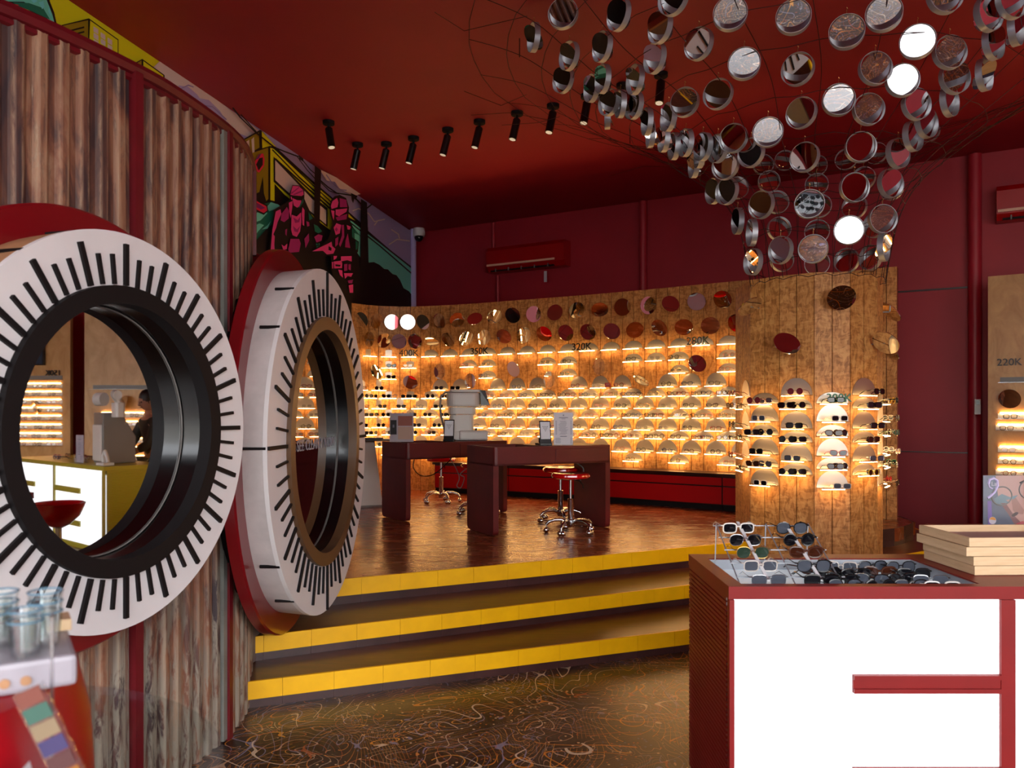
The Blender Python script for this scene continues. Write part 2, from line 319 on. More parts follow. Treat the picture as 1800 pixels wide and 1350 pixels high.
# mural painted on the left wall, flat paint layers
MURAL = [
('yellow',[(4.22,4.46),(5.75,4.518),(6.71,4.487),(6.63,4.363),(7.1,4.204),(7.1,3.494),(4.22,2.412)]),
('ink',[(4.22,2.593),(5.41,3.134),(6.17,3.1),(7.1,3.494),(8.11,3.255),(8.11,1.981),(4.22,1.75)]),
('green',[(5.61,3.074),(6.05,3.371),(6.57,3.344),(7.1,3.646),(7.73,3.504),(6.86,3.231),(6.17,3.144)]),
('cream',[(6.63,4.363),(6.71,4.487),(7.54,4.478),(8.48,4.426),(8.31,4.336),(7.98,4.197),(7.73,4.305),(7.27,4.216),(7.1,4.204)]),
('lilac',[(6.96,4.348),(7.1,4.392),(7.23,4.376),(7.38,4.308),(7.54,4.29),(7.1,4.153)]),
('lilac',[(7.23,4.345),(7.41,4.396),(7.59,4.361),(7.71,4.298),(7.93,4.265),(8.14,4.292),(7.98,4.197),(7.54,4.155)]),
('lav',[(6.92,4.279),(7.11,4.407),(7.1,4.413),(6.92,4.285)]),
('lav',[(7.1,4.4),(7.17,4.414),(7.18,4.426),(7.1,4.412)]),
('lav',[(7.28,4.294),(7.47,4.349),(7.47,4.361),(7.28,4.305)]),
('lav',[(7.46,4.348),(7.69,4.311),(7.7,4.324),(7.47,4.36)]),
('ink',[(5.09,4.203),(5.5,4.456),(5.53,4.346),(5.57,4.287),(5.59,4.22),(5.56,4.179),(5.5,4.181),(5.41,4.193),(5.29,4.196),(5.14,4.134)]),
('teal',[(5.1,4.2),(5.46,4.419),(5.51,4.327),(5.55,4.269),(5.57,4.218),(5.54,4.208),(5.44,4.23),(5.31,4.229),(5.14,4.145)]),
('green',[(5.22,4.179),(5.35,4.241),(5.47,4.268),(5.53,4.219),(5.46,4.209),(5.35,4.195),(5.27,4.176)]),
('cyan',[(5.34,4.282),(5.39,4.26),(5.42,4.29),(5.39,4.314)]),
('cyan',[(5.43,4.287),(5.46,4.255),(5.48,4.281),(5.47,4.315)]),
('cyan',[(5.51,4.265),(5.54,4.24),(5.52,4.309)]),
('red',[(5.23,4.172),(5.27,4.187),(5.25,4.173)]),
('ink',[(5.63,4.229),(5.89,4.404),(6.2,4.393),(6.2,4.216),(5.88,4.199),(5.63,4.165)]),
('olive',[(5.64,4.229),(5.88,4.386),(5.88,4.219),(5.64,4.18)]),
('yellow',[(5.9,4.394),(6.19,4.383),(6.19,4.233),(5.89,4.206)]),
('ink',[(5.71,4.233),(5.84,4.321),(5.84,4.308),(5.71,4.221)]),
('ink',[(5.71,4.2),(5.84,4.287),(5.84,4.275),(5.71,4.188)]),
('cream',[(5.93,4.364),(5.98,4.366),(5.98,4.327),(5.93,4.326)]),
('cream',[(5.93,4.318),(5.98,4.319),(5.98,4.28),(5.93,4.28)]),
('cream',[(5.93,4.271),(5.98,4.272),(5.98,4.233),(5.93,4.233)]),
('cream',[(6.0,4.355),(6.05,4.356),(6.05,4.317),(6.0,4.317)]),
('cream',[(6.0,4.308),(6.05,4.309),(6.05,4.27),(6.0,4.27)]),
('cream',[(6.0,4.261),(6.05,4.261),(6.05,4.222),(6.0,4.222)]),
('cream',[(6.07,4.347),(6.12,4.348),(6.12,4.309),(6.07,4.308)]),
('cream',[(6.07,4.3),(6.12,4.3),(6.12,4.261),(6.07,4.261)]),
('cream',[(6.07,4.252),(6.12,4.252),(6.12,4.213),(6.07,4.213)]),
('ink',[(6.38,4.292),(6.46,4.355),(6.74,4.343),(6.74,4.257),(6.46,4.259)]),
('olive',[(6.4,4.297),(6.45,4.339),(6.45,4.26)]),
('yellow',[(6.47,4.343),(6.72,4.332),(6.72,4.27),(6.47,4.26)]),
('ink',[(7.88,4.168),(8.27,4.42),(8.31,4.426),(8.6,4.35),(9.46,4.238),(10.34,4.145),(11.09,4.059),(11.09,3.901),(10.34,3.369),(8.85,3.162),(8.1,3.137),(8.08,3.941)]),
('olive',[(7.91,4.173),(8.25,4.388),(8.26,4.233),(8.08,4.119),(7.98,4.129)]),
('cream',[(7.92,4.153),(7.97,4.193),(7.98,4.072),(7.94,4.041)]),
('cream',[(8.0,4.204),(8.06,4.245),(8.07,4.113),(8.02,4.068)]),
('cream',[(8.1,4.262),(8.15,4.304),(8.16,4.16),(8.12,4.099)]),
('yellow',[(8.3,4.416),(8.59,4.352),(8.46,4.315),(8.31,4.242)]),
('olive',[(8.09,4.117),(8.43,4.289),(8.43,3.747),(8.39,3.711),(8.34,3.782),(8.32,3.954),(8.25,3.769),(8.1,3.692)]),
('yellow',[(8.47,4.301),(8.54,4.312),(9.43,4.202),(10.34,4.123),(11.01,4.002),(11.01,3.947),(10.71,3.909),(10.45,3.896),(10.27,3.724),(9.78,3.771),(9.39,3.814),(8.78,3.884),(8.56,3.941),(8.56,3.757),(8.47,3.744)]),
('ink',[(8.5,4.285),(9.11,4.165),(9.13,4.182),(8.52,4.302)]),
('ink',[(9.09,4.167),(10.34,4.001),(10.37,4.021),(9.12,4.185)]),
('ink',[(8.56,4.204),(9.39,4.083),(9.42,4.106),(8.58,4.225)]),
('ink',[(9.37,4.086),(10.0,3.995),(10.03,4.019),(9.4,4.109)]),
('ink',[(8.54,4.31),(9.46,4.169),(9.48,4.183),(8.55,4.323)]),
('ink',[(9.45,4.171),(10.55,4.018),(10.58,4.033),(9.47,4.185)]),
('ink',[(8.53,4.223),(9.45,4.045),(9.84,4.01),(9.84,3.771),(9.43,3.825),(8.77,3.912),(8.53,3.955)]),
('cream',[(8.56,4.197),(9.42,4.01),(9.8,3.97),(9.8,3.795),(9.42,3.848),(8.8,3.938),(8.56,3.983)]),
('red',[(8.14,4.036),(8.22,4.148),(8.31,4.188),(8.34,4.14),(8.33,4.065),(8.23,3.963),(8.19,3.962)]),
('ink',[(8.17,4.028),(8.23,4.11),(8.3,4.143),(8.3,4.066),(8.22,3.983)]),
('purple',[(8.15,4.068),(8.22,4.148),(8.27,4.171),(8.22,4.106)]),
('green',[(8.1,3.455),(8.27,3.645),(8.48,3.729),(8.72,3.73),(8.62,3.582),(8.39,3.423),(8.1,3.195)]),
('teal',[(8.36,3.633),(8.46,3.717),(8.62,3.736),(8.72,3.718),(8.55,3.668),(8.43,3.614)]),
('teal',[(8.12,3.489),(8.25,3.592),(8.39,3.585),(8.25,3.475),(8.12,3.42)]),
('teal',[(8.11,3.383),(8.23,3.44),(8.32,3.443),(8.21,3.358),(8.11,3.267)]),
('teal',[(8.27,3.385),(8.39,3.459),(8.46,3.524),(8.39,3.423)]),
('ink',[(8.11,3.666),(8.23,3.663),(8.38,3.666),(8.4,3.612),(8.31,3.547),(8.12,3.542)]),
('red',[(8.12,3.658),(8.23,3.651),(8.36,3.651),(8.38,3.612),(8.31,3.565),(8.14,3.565)]),
('purple',[(8.13,3.637),(8.25,3.634),(8.33,3.624),(8.25,3.587),(8.14,3.588)]),
('ink',[(10.29,4.036),(11.09,4.059),(13.03,3.873),(13.09,3.024),(10.29,2.698)]),
('lilac',[(11.09,4.218),(13.09,4.706),(13.09,3.827),(11.96,3.918),(11.09,4.012)]),
('teal',[(10.34,4.005),(10.56,4.011),(13.03,3.799),(13.03,3.157),(10.34,3.517)]),
('ink',[(10.43,3.977),(11.51,3.881),(11.54,3.902),(10.45,3.996)]),
('ink',[(11.48,3.884),(13.02,3.702),(13.06,3.725),(11.52,3.904)]),
('green',[(10.31,3.996),(10.45,3.971),(10.82,3.88),(10.45,3.873)]),
('ink',[(8.1,3.207),(8.34,3.401),(8.85,3.541),(9.69,3.721),(10.29,3.639),(10.45,3.687),(10.65,3.653),(10.8,3.591),(11.09,3.568),(11.3,3.614),(11.51,3.613),(11.69,3.587),(11.84,3.607),(12.03,3.571),(12.2,3.582),(12.35,3.537),(12.52,3.432),(12.76,3.423),(13.09,3.323),(13.09,2.276),(8.1,1.98)]),
('cream',[(9.58,4.409),(10.05,4.452),(10.82,4.46),(10.56,4.351),(10.34,4.344),(10.17,4.326),(10.01,4.38),(9.78,4.33)]),
('lav',[(9.75,4.389),(9.92,4.333),(9.94,4.349),(9.77,4.404)]),
('lav',[(9.91,4.335),(10.17,4.317),(10.19,4.334),(9.93,4.351)]),
('lav',[(10.16,4.316),(10.35,4.361),(10.36,4.377),(10.16,4.332)]),
('cream',[(10.55,4.145),(10.76,4.231),(10.75,4.241),(10.54,4.156)]),
('cream',[(10.72,4.222),(11.1,4.241),(11.11,4.259),(10.74,4.24)]),
('cream',[(11.07,4.243),(11.29,4.176),(11.32,4.194),(11.1,4.26)]),
('cream',[(11.29,4.177),(11.7,4.31),(11.69,4.324),(11.28,4.19)]),
('cream',[(11.31,4.132),(11.45,4.239),(11.42,4.24),(11.27,4.134)]),
('cream',[(11.42,4.223),(11.7,4.31),(11.7,4.324),(11.41,4.237)]),
('cream',[(11.87,3.973),(12.23,4.133),(12.2,4.142),(11.84,3.983)]),
('cream',[(12.18,4.119),(12.77,4.217),(12.78,4.238),(12.19,4.139)]),
('cream',[(11.94,4.215),(12.25,4.21),(12.27,4.231),(11.96,4.235)]),
('cream',[(12.22,4.218),(12.28,4.15),(12.32,4.164),(12.27,4.232)]),
('ink',[(9.43,4.405),(9.6,4.4),(9.55,3.636),(9.41,3.643)]),
('ink',[(10.8,4.377),(11.01,4.379),(11.07,3.501),(10.78,3.464)]),
('ink',[(11.02,4.298),(11.2,4.4),(11.17,4.408),(10.99,4.306)]),
('ink',[(10.88,4.309),(10.6,4.35),(10.57,4.328),(10.85,4.287)]),
('ink',[(7.68,4.417),(7.82,4.371),(7.84,4.386),(7.7,4.432)]),
('ink',[(7.82,4.373),(8.12,4.321),(8.13,4.338),(7.83,4.389)]),
('ink',[(8.11,4.323),(8.48,4.296),(8.5,4.313),(8.12,4.339)]),
('ink',[(8.47,4.295),(8.72,4.327),(8.74,4.344),(8.48,4.312)]),
('ink',[(8.71,4.325),(9.01,4.367),(9.02,4.385),(8.72,4.342)]),
('ink',[(7.82,4.403),(8.14,4.324),(8.15,4.338),(7.83,4.416)]),
('ink',[(8.97,4.362),(9.22,4.279),(9.23,4.291),(8.98,4.374)]),
('ink',[(9.21,4.281),(9.43,4.236),(9.45,4.248),(9.22,4.293)]),
('ink',[(9.05,4.374),(9.3,4.304),(9.32,4.316),(9.06,4.386)]),
('ink',[(9.29,4.306),(9.45,4.294),(9.46,4.307),(9.31,4.318)]),
('ink',[(9.53,4.255),(9.76,4.232),(9.78,4.25),(9.56,4.273)]),
('ink',[(9.75,4.233),(10.0,4.228),(10.02,4.246),(9.77,4.251)]),
('ink',[(9.99,4.226),(10.46,4.322),(10.46,4.34),(10.0,4.243)]),
('ink',[(10.43,4.318),(10.64,4.356),(10.65,4.374),(10.44,4.336)]),
('ink',[(9.55,4.235),(9.78,4.197),(9.8,4.209),(9.57,4.248)]),
('ink',[(9.77,4.197),(10.07,4.235),(10.08,4.248),(9.78,4.209)]),
('ink',[(8.99,4.39),(9.11,4.383),(9.1,4.346),(9.04,4.349),(9.02,4.321)]),
('ink',[(10.43,4.354),(10.63,4.37),(10.59,4.3),(10.54,4.308),(10.5,4.238),(10.45,4.269)]),
('ink',[(8.85,4.009),(9.0,4.046),(9.13,4.035),(9.13,3.93),(9.22,3.856),(9.31,3.793),(9.45,3.706),(9.58,3.637),(9.59,3.55),(9.45,3.475),(9.33,3.397),(9.22,3.363),(9.2,3.101),(8.53,2.985),(8.42,3.158),(8.33,3.149),(8.45,3.636),(8.79,3.823),(8.78,3.896)]),
('pink',[(8.8,3.887),(8.85,4.001),(9.0,4.037),(9.1,4.02),(9.11,3.972),(9.06,3.943),(8.87,3.899)]),
('plum',[(8.81,3.911),(9.0,4.03),(9.01,4.025),(8.82,3.899)]),
('plum',[(8.85,3.904),(9.08,4.017),(9.1,4.01),(8.89,3.909)]),
('pink',[(8.84,3.862),(8.95,3.867),(9.05,3.892),(9.03,3.829),(8.95,3.783),(8.87,3.788)]),
('green',[(9.06,3.89),(9.1,3.932),(9.1,3.888),(9.01,3.802),(8.98,3.789)]),
('pink',[(8.8,3.863),(8.82,3.873),(8.83,3.839),(8.81,3.838)]),
('pink',[(8.47,3.62),(8.57,3.67),(8.59,3.625),(8.51,3.516),(8.48,3.45),(8.42,3.368),(8.45,3.351),(8.44,3.265),(8.45,3.178),(8.42,3.168),(8.4,3.198),(8.36,3.164),(8.4,3.413)]),
('plum',[(8.59,3.625),(8.71,3.73),(8.76,3.697),(8.75,3.613),(8.65,3.549),(8.57,3.55)]),
('pink',[(8.75,3.786),(8.84,3.831),(8.83,3.756),(8.79,3.623),(8.76,3.697)]),
('pink',[(8.81,3.67),(8.93,3.679),(9.03,3.75),(9.04,3.642),(9.01,3.53),(8.93,3.451),(8.83,3.448),(8.8,3.503)]),
('plum',[(8.85,3.648),(8.95,3.643),(9.01,3.698),(8.99,3.63),(8.89,3.597)]),
('plum',[(8.84,3.553),(8.93,3.534),(9.01,3.593),(8.95,3.507),(8.87,3.499)]),
('plum',[(8.78,3.396),(8.98,3.439),(9.02,3.396),(8.98,3.293),(8.75,3.237),(8.73,3.273)]),
('pink',[(9.06,3.816),(9.11,3.796),(9.1,3.613),(9.06,3.616),(9.04,3.737)]),
('plum',[(9.15,3.679),(9.22,3.684),(9.23,3.644),(9.17,3.62)]),
('plum',[(9.1,3.465),(9.21,3.553),(9.22,3.47),(9.13,3.366)]),
('green',[(9.2,3.797),(9.31,3.749),(9.22,3.706)]),
('green',[(9.33,3.69),(9.43,3.69),(9.55,3.651),(9.45,3.607),(9.36,3.608)]),
('plum',[(9.34,3.54),(9.45,3.596),(9.56,3.604),(9.53,3.537),(9.4,3.487)]),
('pink',[(8.57,3.291),(8.63,3.283),(8.7,3.328),(8.69,3.265),(8.61,3.239)]),
('pink',[(8.54,3.205),(8.59,3.195),(8.59,2.995),(8.54,2.988)]),
('plum',[(8.65,3.468),(8.69,3.487),(8.68,3.404),(8.65,3.418)]),
('green',[(9.38,3.471),(9.42,3.48),(9.42,3.46),(9.38,3.451)]),
('green',[(9.44,3.486),(9.48,3.495),(9.48,3.475),(9.44,3.466)]),
('green',[(9.39,3.444),(9.43,3.452),(9.43,3.433),(9.39,3.424)]),
('green',[(9.44,3.456),(9.48,3.465),(9.48,3.446),(9.44,3.437)]),
('ink',[(9.73,3.987),(9.78,4.086),(9.87,4.155),(10.02,4.218),(10.22,4.231),(10.31,4.134),(10.29,4.011),(10.39,3.938),(10.48,3.885),(10.49,3.767),(10.63,3.758),(10.6,3.616),(10.43,3.535),(10.43,3.378),(10.49,3.205),(10.46,3.018),(10.03,2.955),(9.77,3.247),(9.78,3.403),(9.59,3.372),(9.23,3.338),(9.5,3.474),(9.69,3.583),(9.81,3.79),(9.81,3.83),(9.76,3.903)]),
('pink',[(9.77,4.01),(9.81,4.081),(9.95,4.159),(9.99,4.112),(9.96,4.047),(9.79,3.981)]),
('plum',[(10.02,4.177),(10.22,4.208),(10.26,4.123),(10.03,4.064)]),
('pink',[(9.77,3.963),(9.87,3.977),(9.85,3.856),(9.81,3.893)]),
('pink',[(9.9,4.001),(10.25,4.105),(10.22,4.053),(10.0,3.94),(9.9,3.938)]),
('plum',[(9.9,3.903),(10.25,4.036),(10.22,3.958),(9.95,3.875)]),
('pink',[(9.84,3.763),(9.92,3.838),(10.06,3.848),(10.02,3.734),(9.9,3.684)]),
('plum',[(9.87,3.747),(9.92,3.788),(9.96,3.768),(9.92,3.731)]),
('plum',[(10.06,3.848),(10.14,3.867),(10.15,3.717),(10.03,3.562),(9.99,3.588),(10.08,3.725)]),
('pink',[(10.22,3.886),(10.35,3.892),(10.32,3.849),(10.25,3.833)]),
('plum',[(10.18,3.675),(10.25,3.786),(10.33,3.612),(10.17,3.59)]),
('green',[(10.38,3.886),(10.45,3.879),(10.45,3.757),(10.39,3.769)]),
('pink',[(9.69,3.538),(9.77,3.576),(9.79,3.525),(9.88,3.509),(9.82,3.439),(9.64,3.393),(9.53,3.415),(9.25,3.352),(9.49,3.455)]),
('ink',[(9.69,3.504),(9.77,3.497),(9.76,3.46),(9.68,3.456)]),
('plum',[(9.87,3.633),(9.96,3.676),(9.95,3.58),(9.87,3.529)]),
('green',[(10.49,3.742),(10.57,3.733),(10.55,3.644),(10.49,3.62)]),
('pink',[(9.82,3.41),(9.92,3.43),(9.9,3.396),(9.82,3.359)]),
('pink',[(10.03,3.445),(10.36,3.515),(10.36,3.443),(10.22,3.434),(10.03,3.381)]),
('pink',[(9.82,3.341),(10.03,3.392),(10.07,3.371),(10.06,3.304),(9.83,3.258)]),
('ink',[(9.86,3.314),(10.02,3.338),(10.0,3.312),(9.87,3.293)]),
('plum',[(10.12,3.363),(10.22,3.387),(10.22,3.304),(10.12,3.275)]),
('plum',[(10.25,3.386),(10.33,3.402),(10.32,3.321),(10.25,3.32)]),
('pink',[(9.94,3.265),(10.06,3.275),(10.08,3.186),(9.99,3.205)]),
('pink',[(10.11,3.249),(10.39,3.297),(10.33,3.239),(10.22,3.232),(10.14,3.183)]),
('plum',[(10.22,3.173),(10.39,3.213),(10.36,3.16),(10.25,3.142)]),
('pink',[(10.25,3.118),(10.39,3.152),(10.39,3.043),(10.28,3.026)]),
('pink',[(9.75,3.322),(9.79,3.33),(9.79,3.251),(9.76,3.244)])]
mm = MB(); names = sorted(set(c for c, _ in MURAL)); nrm = Vector((1, -.2084, 0)).normalized()
for i, (c, pts) in enumerate(MURAL):
    off = nrm*(.003+.0009*i); P = [Vector((mural_x(y), y, min(z, ZC-.002)))+off for y, z in pts]
    tri = tessellate_polygon([[Vector((y, min(z, ZC-.002), 0)) for y, z in pts]]); mm.add(P, tri, names.index(c))
mo = mm.build('mural', [M['mural_'+c] for c in names]); tag(mo, 'comic-style mural with two magenta figures, yellow building and lilac sky', 'mural', kind='thing')
# wall pipes
def pipe(x, y, z0, z1, r, label, m=M['pipe_red'], name='wall_pipe'):
    o = MB().lathe([(r, z0), (r, z1)], 20).build(name, m, smooth=True, loc=(x, y, 0)); tag(o, label, 'pipe'); return o
pipe(-1.60, 12.9, 0, ZC, .05, 'painted corner pipe between the mural and the maroon wall', M['mural_lilac'])
q = on_back(1.86)-bn*.06; pipe(q.x, q.y, 2.5, ZC-.02, .055, 'maroon vertical pipe right of the long air conditioner')
q = on_back(5.32)-bn*.08; pipe(q.x, q.y, 0, ZC-.02, .07, 'thick maroon pipe beside the plywood panel with 220K')
q = on_back(-.27)-bn*.04; pipe(q.x, q.y, 4.02, ZC-.02, .028, 'thin maroon pipe above the long air conditioner')
q = on_back(-.2)-bn*.04; pipe(q.x, q.y, 2.6, 3.6, .028, 'thin maroon pipe below the long air conditioner')
# air conditioners
def aircon(x0, x1, z0, z1, label, tagged=False):
    c = on_back((x0+x1)/2)-bn*.13; L = (x1-x0)*math.sqrt(1+.583**2)
    r = empty('air_conditioner', (c.x, c.y, z0), bang, label, 'air conditioner'); h = z1-z0
    prof = [(.12, 0), (-.06, 0), (-.11, h*.18), (-.12, h*.85), (-.08, h), (.12, h)]
    b = MB(); n = len(prof); b.add([(-L/2, y, z) for y, z in prof]+[(L/2, y, z) for y, z in prof], [(i, (i+1) % n, n+(i+1) % n, n+i) for i in range(n)]+[tuple(range(n)), tuple(range(2*n-1, n-1, -1))])
    b.build('casing', M['ac_red'], r)
    MB().box((-L*.05, -.125, h*.26), (L*.88, .012, .03)).build('trim_strip', M['ac_strip'], r)
    v = MB(); v.box((-L*.04, -.05, .012), (L*.82, .1, .02)); v.build('air_outlet', M['black_matte'], r)
    for k in range(5): MB().box((-L*.38+k*L*.17, -.085, .02), (.012, .05, .05)).build('vane', M['cream_dark'], r)
    if tagged:
        MB().cyl((L*.27, -.1, 0), (L*.27, -.1, -.07), .002, 5).build('cord', M['ink'], r); MB().box((L*.27, -.1, -.15), (.045, .012, .16)).build('hang_tag', M['paper'], r)
    return r
aircon(-.27, .87, 3.63, 4.0, 'long dark red wall air conditioner above the curved display wall', True)
aircon(5.5, 6.5, 3.62, 4.0, 'dark red air conditioner above the plywood panel marked 220K')
r = empty('security_camera', (-1.5, 12.85, 4.3), 0, 'small white dome security camera in the ceiling corner', 'camera')
MB().lathe([(.09, .15), (.1, .06), (.09, .02)], 20).build('housing', M['white_plastic'], r, True); MB().ball((0, -.02, 0), .07).build('dome', M['black_plastic'], r, True)
r = empty('wall_switch', (5.18, 8.86, 1.55), bang, 'small white remote holder beside the tall plywood panel', 'switch')
MB().box((0, 0, 0), (.06, .03, .17)).build('body', M['cream'], r, bevel=.004); MB().box((0, -.017, .05), (.03, .006, .05)).build('display', M['black_plastic'], r)
# raised platform, treads, nosings
S3 = [(-1.9, 4.66), (-1.095, 5.08), (.3, 5.74), (1.99, 6.58), (2.9, 6.98), (3.55, 7.3), (3.9, 7.7), (4.0, 8.6)]
S2 = [(-1.6, 4.26), (-.978, 4.57), (-.349, 4.87), (1.266, 5.65), (2.4, 6.28), (3.3, 6.8), (3.75, 7.1), (4.15, 7.55), (4.25, 8.7)]
S1 = [(-1.42, 3.99), (-.9, 4.2), (1.12, 4.99), (2.0, 5.42), (3.0, 6.0), (3.75, 6.62), (4.2, 7.1), (4.4, 8.7)]
def resample(P, step):
    out = [Vector(P[0])]; acc = 0
    for a, b in zip(P, P[1:]):
        a, b = Vector(a), Vector(b); L = (b-a).length; t = step-acc
        while t <= L: out.append(a+(b-a)*(t/L)); t += step
        acc = (acc+L) % step if True else 0
    if (out[-1]-Vector(P[-1])).length > .03: out.append(Vector(P[-1]))
    return out
def step_set(name, line, ztop, h, back, treadm, label):
    r = empty(name, kind='structure', parent=None)
    poly = list(line)+back
    slabpoly('tread', poly, max(0, ztop-.12), ztop, treadm, r)
    R = resample(line, .26); hy = h*.66; rnd = random.Random(len(label))
    for a, b in zip(R, R[1:]):
        d = (b-a).normalized(); n = Vector((d.y, -d.x)); g = d*.0008; o1 = n*(.016+rnd.uniform(0, .0012)); o2 = n*.004
        if name == 'platform' and a.x > 2.75: o1 = o2
        MB().prism([tuple(a+g), tuple(b-g), tuple(b-g+o1), tuple(a+g+o1)], ztop-hy, ztop+.002).build('yellow_nosing' if not (name == 'platform' and a.x > 2.75) else 'riser_tile', M['yellow'] if not (name == 'platform' and a.x > 2.75) else M['riser'], r)
        MB().prism([tuple(a+g), tuple(b-g), tuple(b-g+o2), tuple(a+g+o2)], ztop-h, ztop-hy-.001).build('riser_tile', M['riser'], r)
    return r
step_set('stair_step', S1, .135, .135, [(4.2, 9.0), (1, 9.0), (-3.0, 6), (-2.4, 4.4)], M['tread'], 'a')
step_set('stair_step', S2, .27, .135, [(4.1, 8.9), (1, 9.0), (-3.0, 6), (-2.4, 4.6)], M['tread'], 'bb')
step_set('platform', S3, PZ, .16, [(3.5, 9.9), (-1.3, 12.8), (-3.0, 11), (-3.4, 6), (-3.0, 5)], M['platform'], 'ccc')
# ================================================================ CORRUGATED CONTAINER WITH THE TWO DIAL WINDOWS
def crom(P, n=12):
    out = []
    for i in range(len(P)-1):
        p0 = P[max(i-1, 0)]; p1 = P[i]; p2 = P[i+1]; p3 = P[min(i+2, len(P)-1)]
        for k in range(n):
            t = k/n; out.append(tuple(.5*(2*b+(c-a)*t+(2*a-5*b+4*c-d)*t*t+(3*b-a-3*c+d)*t**3) for a, b, c, d in zip(p0, p1, p2, p3)))
    out.append(tuple(P[-1])); return out
CW = [(-2.75, 1.1), (-2.3, 1.75), (-1.95, 2.15), (-1.643, 2.556), (-1.434, 3.018), (-1.363, 3.29), (-1.316, 3.65), (-1.318, 3.88), (-1.345, 4.05), (-1.393, 4.24)]
CWc = crom(CW, 10)
def arc(P):
    S = [0]
    for a, b in zip(P, P[1:]): S.append(S[-1]+math.dist(a, b))
    return S
def along(P, S, s):
    s = max(0, min(S[-1]-1e-6, s))
    for i in range(len(P)-1):
        if s <= S[i+1]:
            t = (s-S[i])/(S[i+1]-S[i]); a, b = P[i], P[i+1]; L = S[i+1]-S[i]
            return Vector((a[0]+(b[0]-a[0])*t, a[1]+(b[1]-a[1])*t)), Vector(((b[0]-a[0])/L, (b[1]-a[1])/L))
CS = arc(CWc); ZT = 2.78
box = empty('corrugated_container', label='curved rust-brown corrugated metal enclosure carrying the two giant dial windows', cat='enclosure')
def s_near(P, S, y):
    best = min(range(len(P)), key=lambda i: abs(P[i][1]-y)); return S[best]
posts = [s_near(CWc, CS, 3.018), s_near(CWc, CS, 3.648), CS[-1]]
def sheet(s0, s1, z0, z1, seed):
    rnd = random.Random(seed); pitch = .078; amp = .016; n = int((s1-s0)/pitch*12); vs = []; rows = [z0, z0+(z1-z0)*.25, z0+(z1-z0)*.5, z0+(z1-z0)*.75, z1]
    for j, z in enumerate(rows):
        for i in range(n+1):
            s = s0+(s1-s0)*i/n; p, d = along(CWc, CS, s); nn = Vector((d.y, -d.x)); ph = (s/pitch) % 1
            wv = 1 if ph < .34 else (1-(ph-.34)/.16 if ph < .5 else (0 if ph < .84 else (ph-.84)/.16))
            zz = z+(rnd.uniform(-.004, .004)-(.012*wv if j == 4 else 0)); q = p+nn*(amp*wv-.004+.002*math.sin(j*2.1+s*9)); vs.append((q.x, q.y, zz))
    W_ = n+1; fs = [(j*W_+i, j*W_+i+1, (j+1)*W_+i+1, (j+1)*W_+i) for j in range(4) for i in range(n)]
    o = MB().add(vs, fs).build('corrugated_sheet', M['rust'], box); at_ = o.data.attributes.new('ridge', 'FLOAT', 'POINT'); w8 = []
    for v in o.data.vertices:
        ps_ = min(range(0, len(CWc)-1), key=lambda i: (CWc[i][0]-v.co.x)**2+(CWc[i][1]-v.co.y)**2); d_ = Vector(CWc[ps_+1])-Vector(CWc[ps_]); d_.normalize(); s_ = CS[ps_]+(Vector((v.co.x, v.co.y))-Vector(CWc[ps_])).dot(d_); ph = (s_/pitch) % 1
        w8.append(1.0 if (.30 < ph < .40 or ph > .93 or ph < .03) else 0.0)
    at_.data.foreach_set('value', w8); md = o.modifiers.new('thick', 'SOLIDIFY'); md.thickness = .003; return o
cuts = [0, posts[0]-.62, posts[0]-.02, posts[1]-.1, posts[1]+.02, posts[2]-.02]
sheet(0, cuts[1]+.02, 0, ZT, 1); sheet(cuts[1], posts[0]-.02, 0, ZT, 2); sheet(posts[0]+.02, posts[1]-.06, 0, ZT, 3); sheet(posts[1]+.02, posts[2]-.01, 0, ZT, 4)
for k, s in enumerate(posts):
    p, d = along(CWc, CS, s); nn = Vector((d.y, -d.x)); a = math.atan2(d.y, d.x)
    MB().box((0, -.006, (0 if k < 2 else 2.33)/2+ZT/2), (.036, .05, ZT-(0 if k < 2 else 2.33)), 0, Matrix.Translation((p.x, p.y, 0)) @ Matrix.Rotation(a, 4, 'Z')).build('post', M['rail'], box)
p, d = along(CWc, CS, posts[1]-.04); a = math.atan2(d.y, d.x)
MB().box((0, -.012, ZT/2), (.035, .02, ZT-.02), 0, Matrix.Translation((p.x, p.y, 0)) @ Matrix.Rotation(a, 4, 'Z')).build('joint_strip', M['zinc'], box)
rail = [(along(CWc, CS, s)[0].x, along(CWc, CS, s)[0].y, ZT+.015) for s in [CS[-1]*i/60 for i in range(61)]]
rail.append((-1.47, 4.36, ZT+.015))
MB().tube(rail, .03, 8).build('top_rail', M['rail'], box, True)
MB().tube([(x, y, ZT-.02) for x, y, z in rail], .014, 6).build('under_rail', M['rail'], box, True)
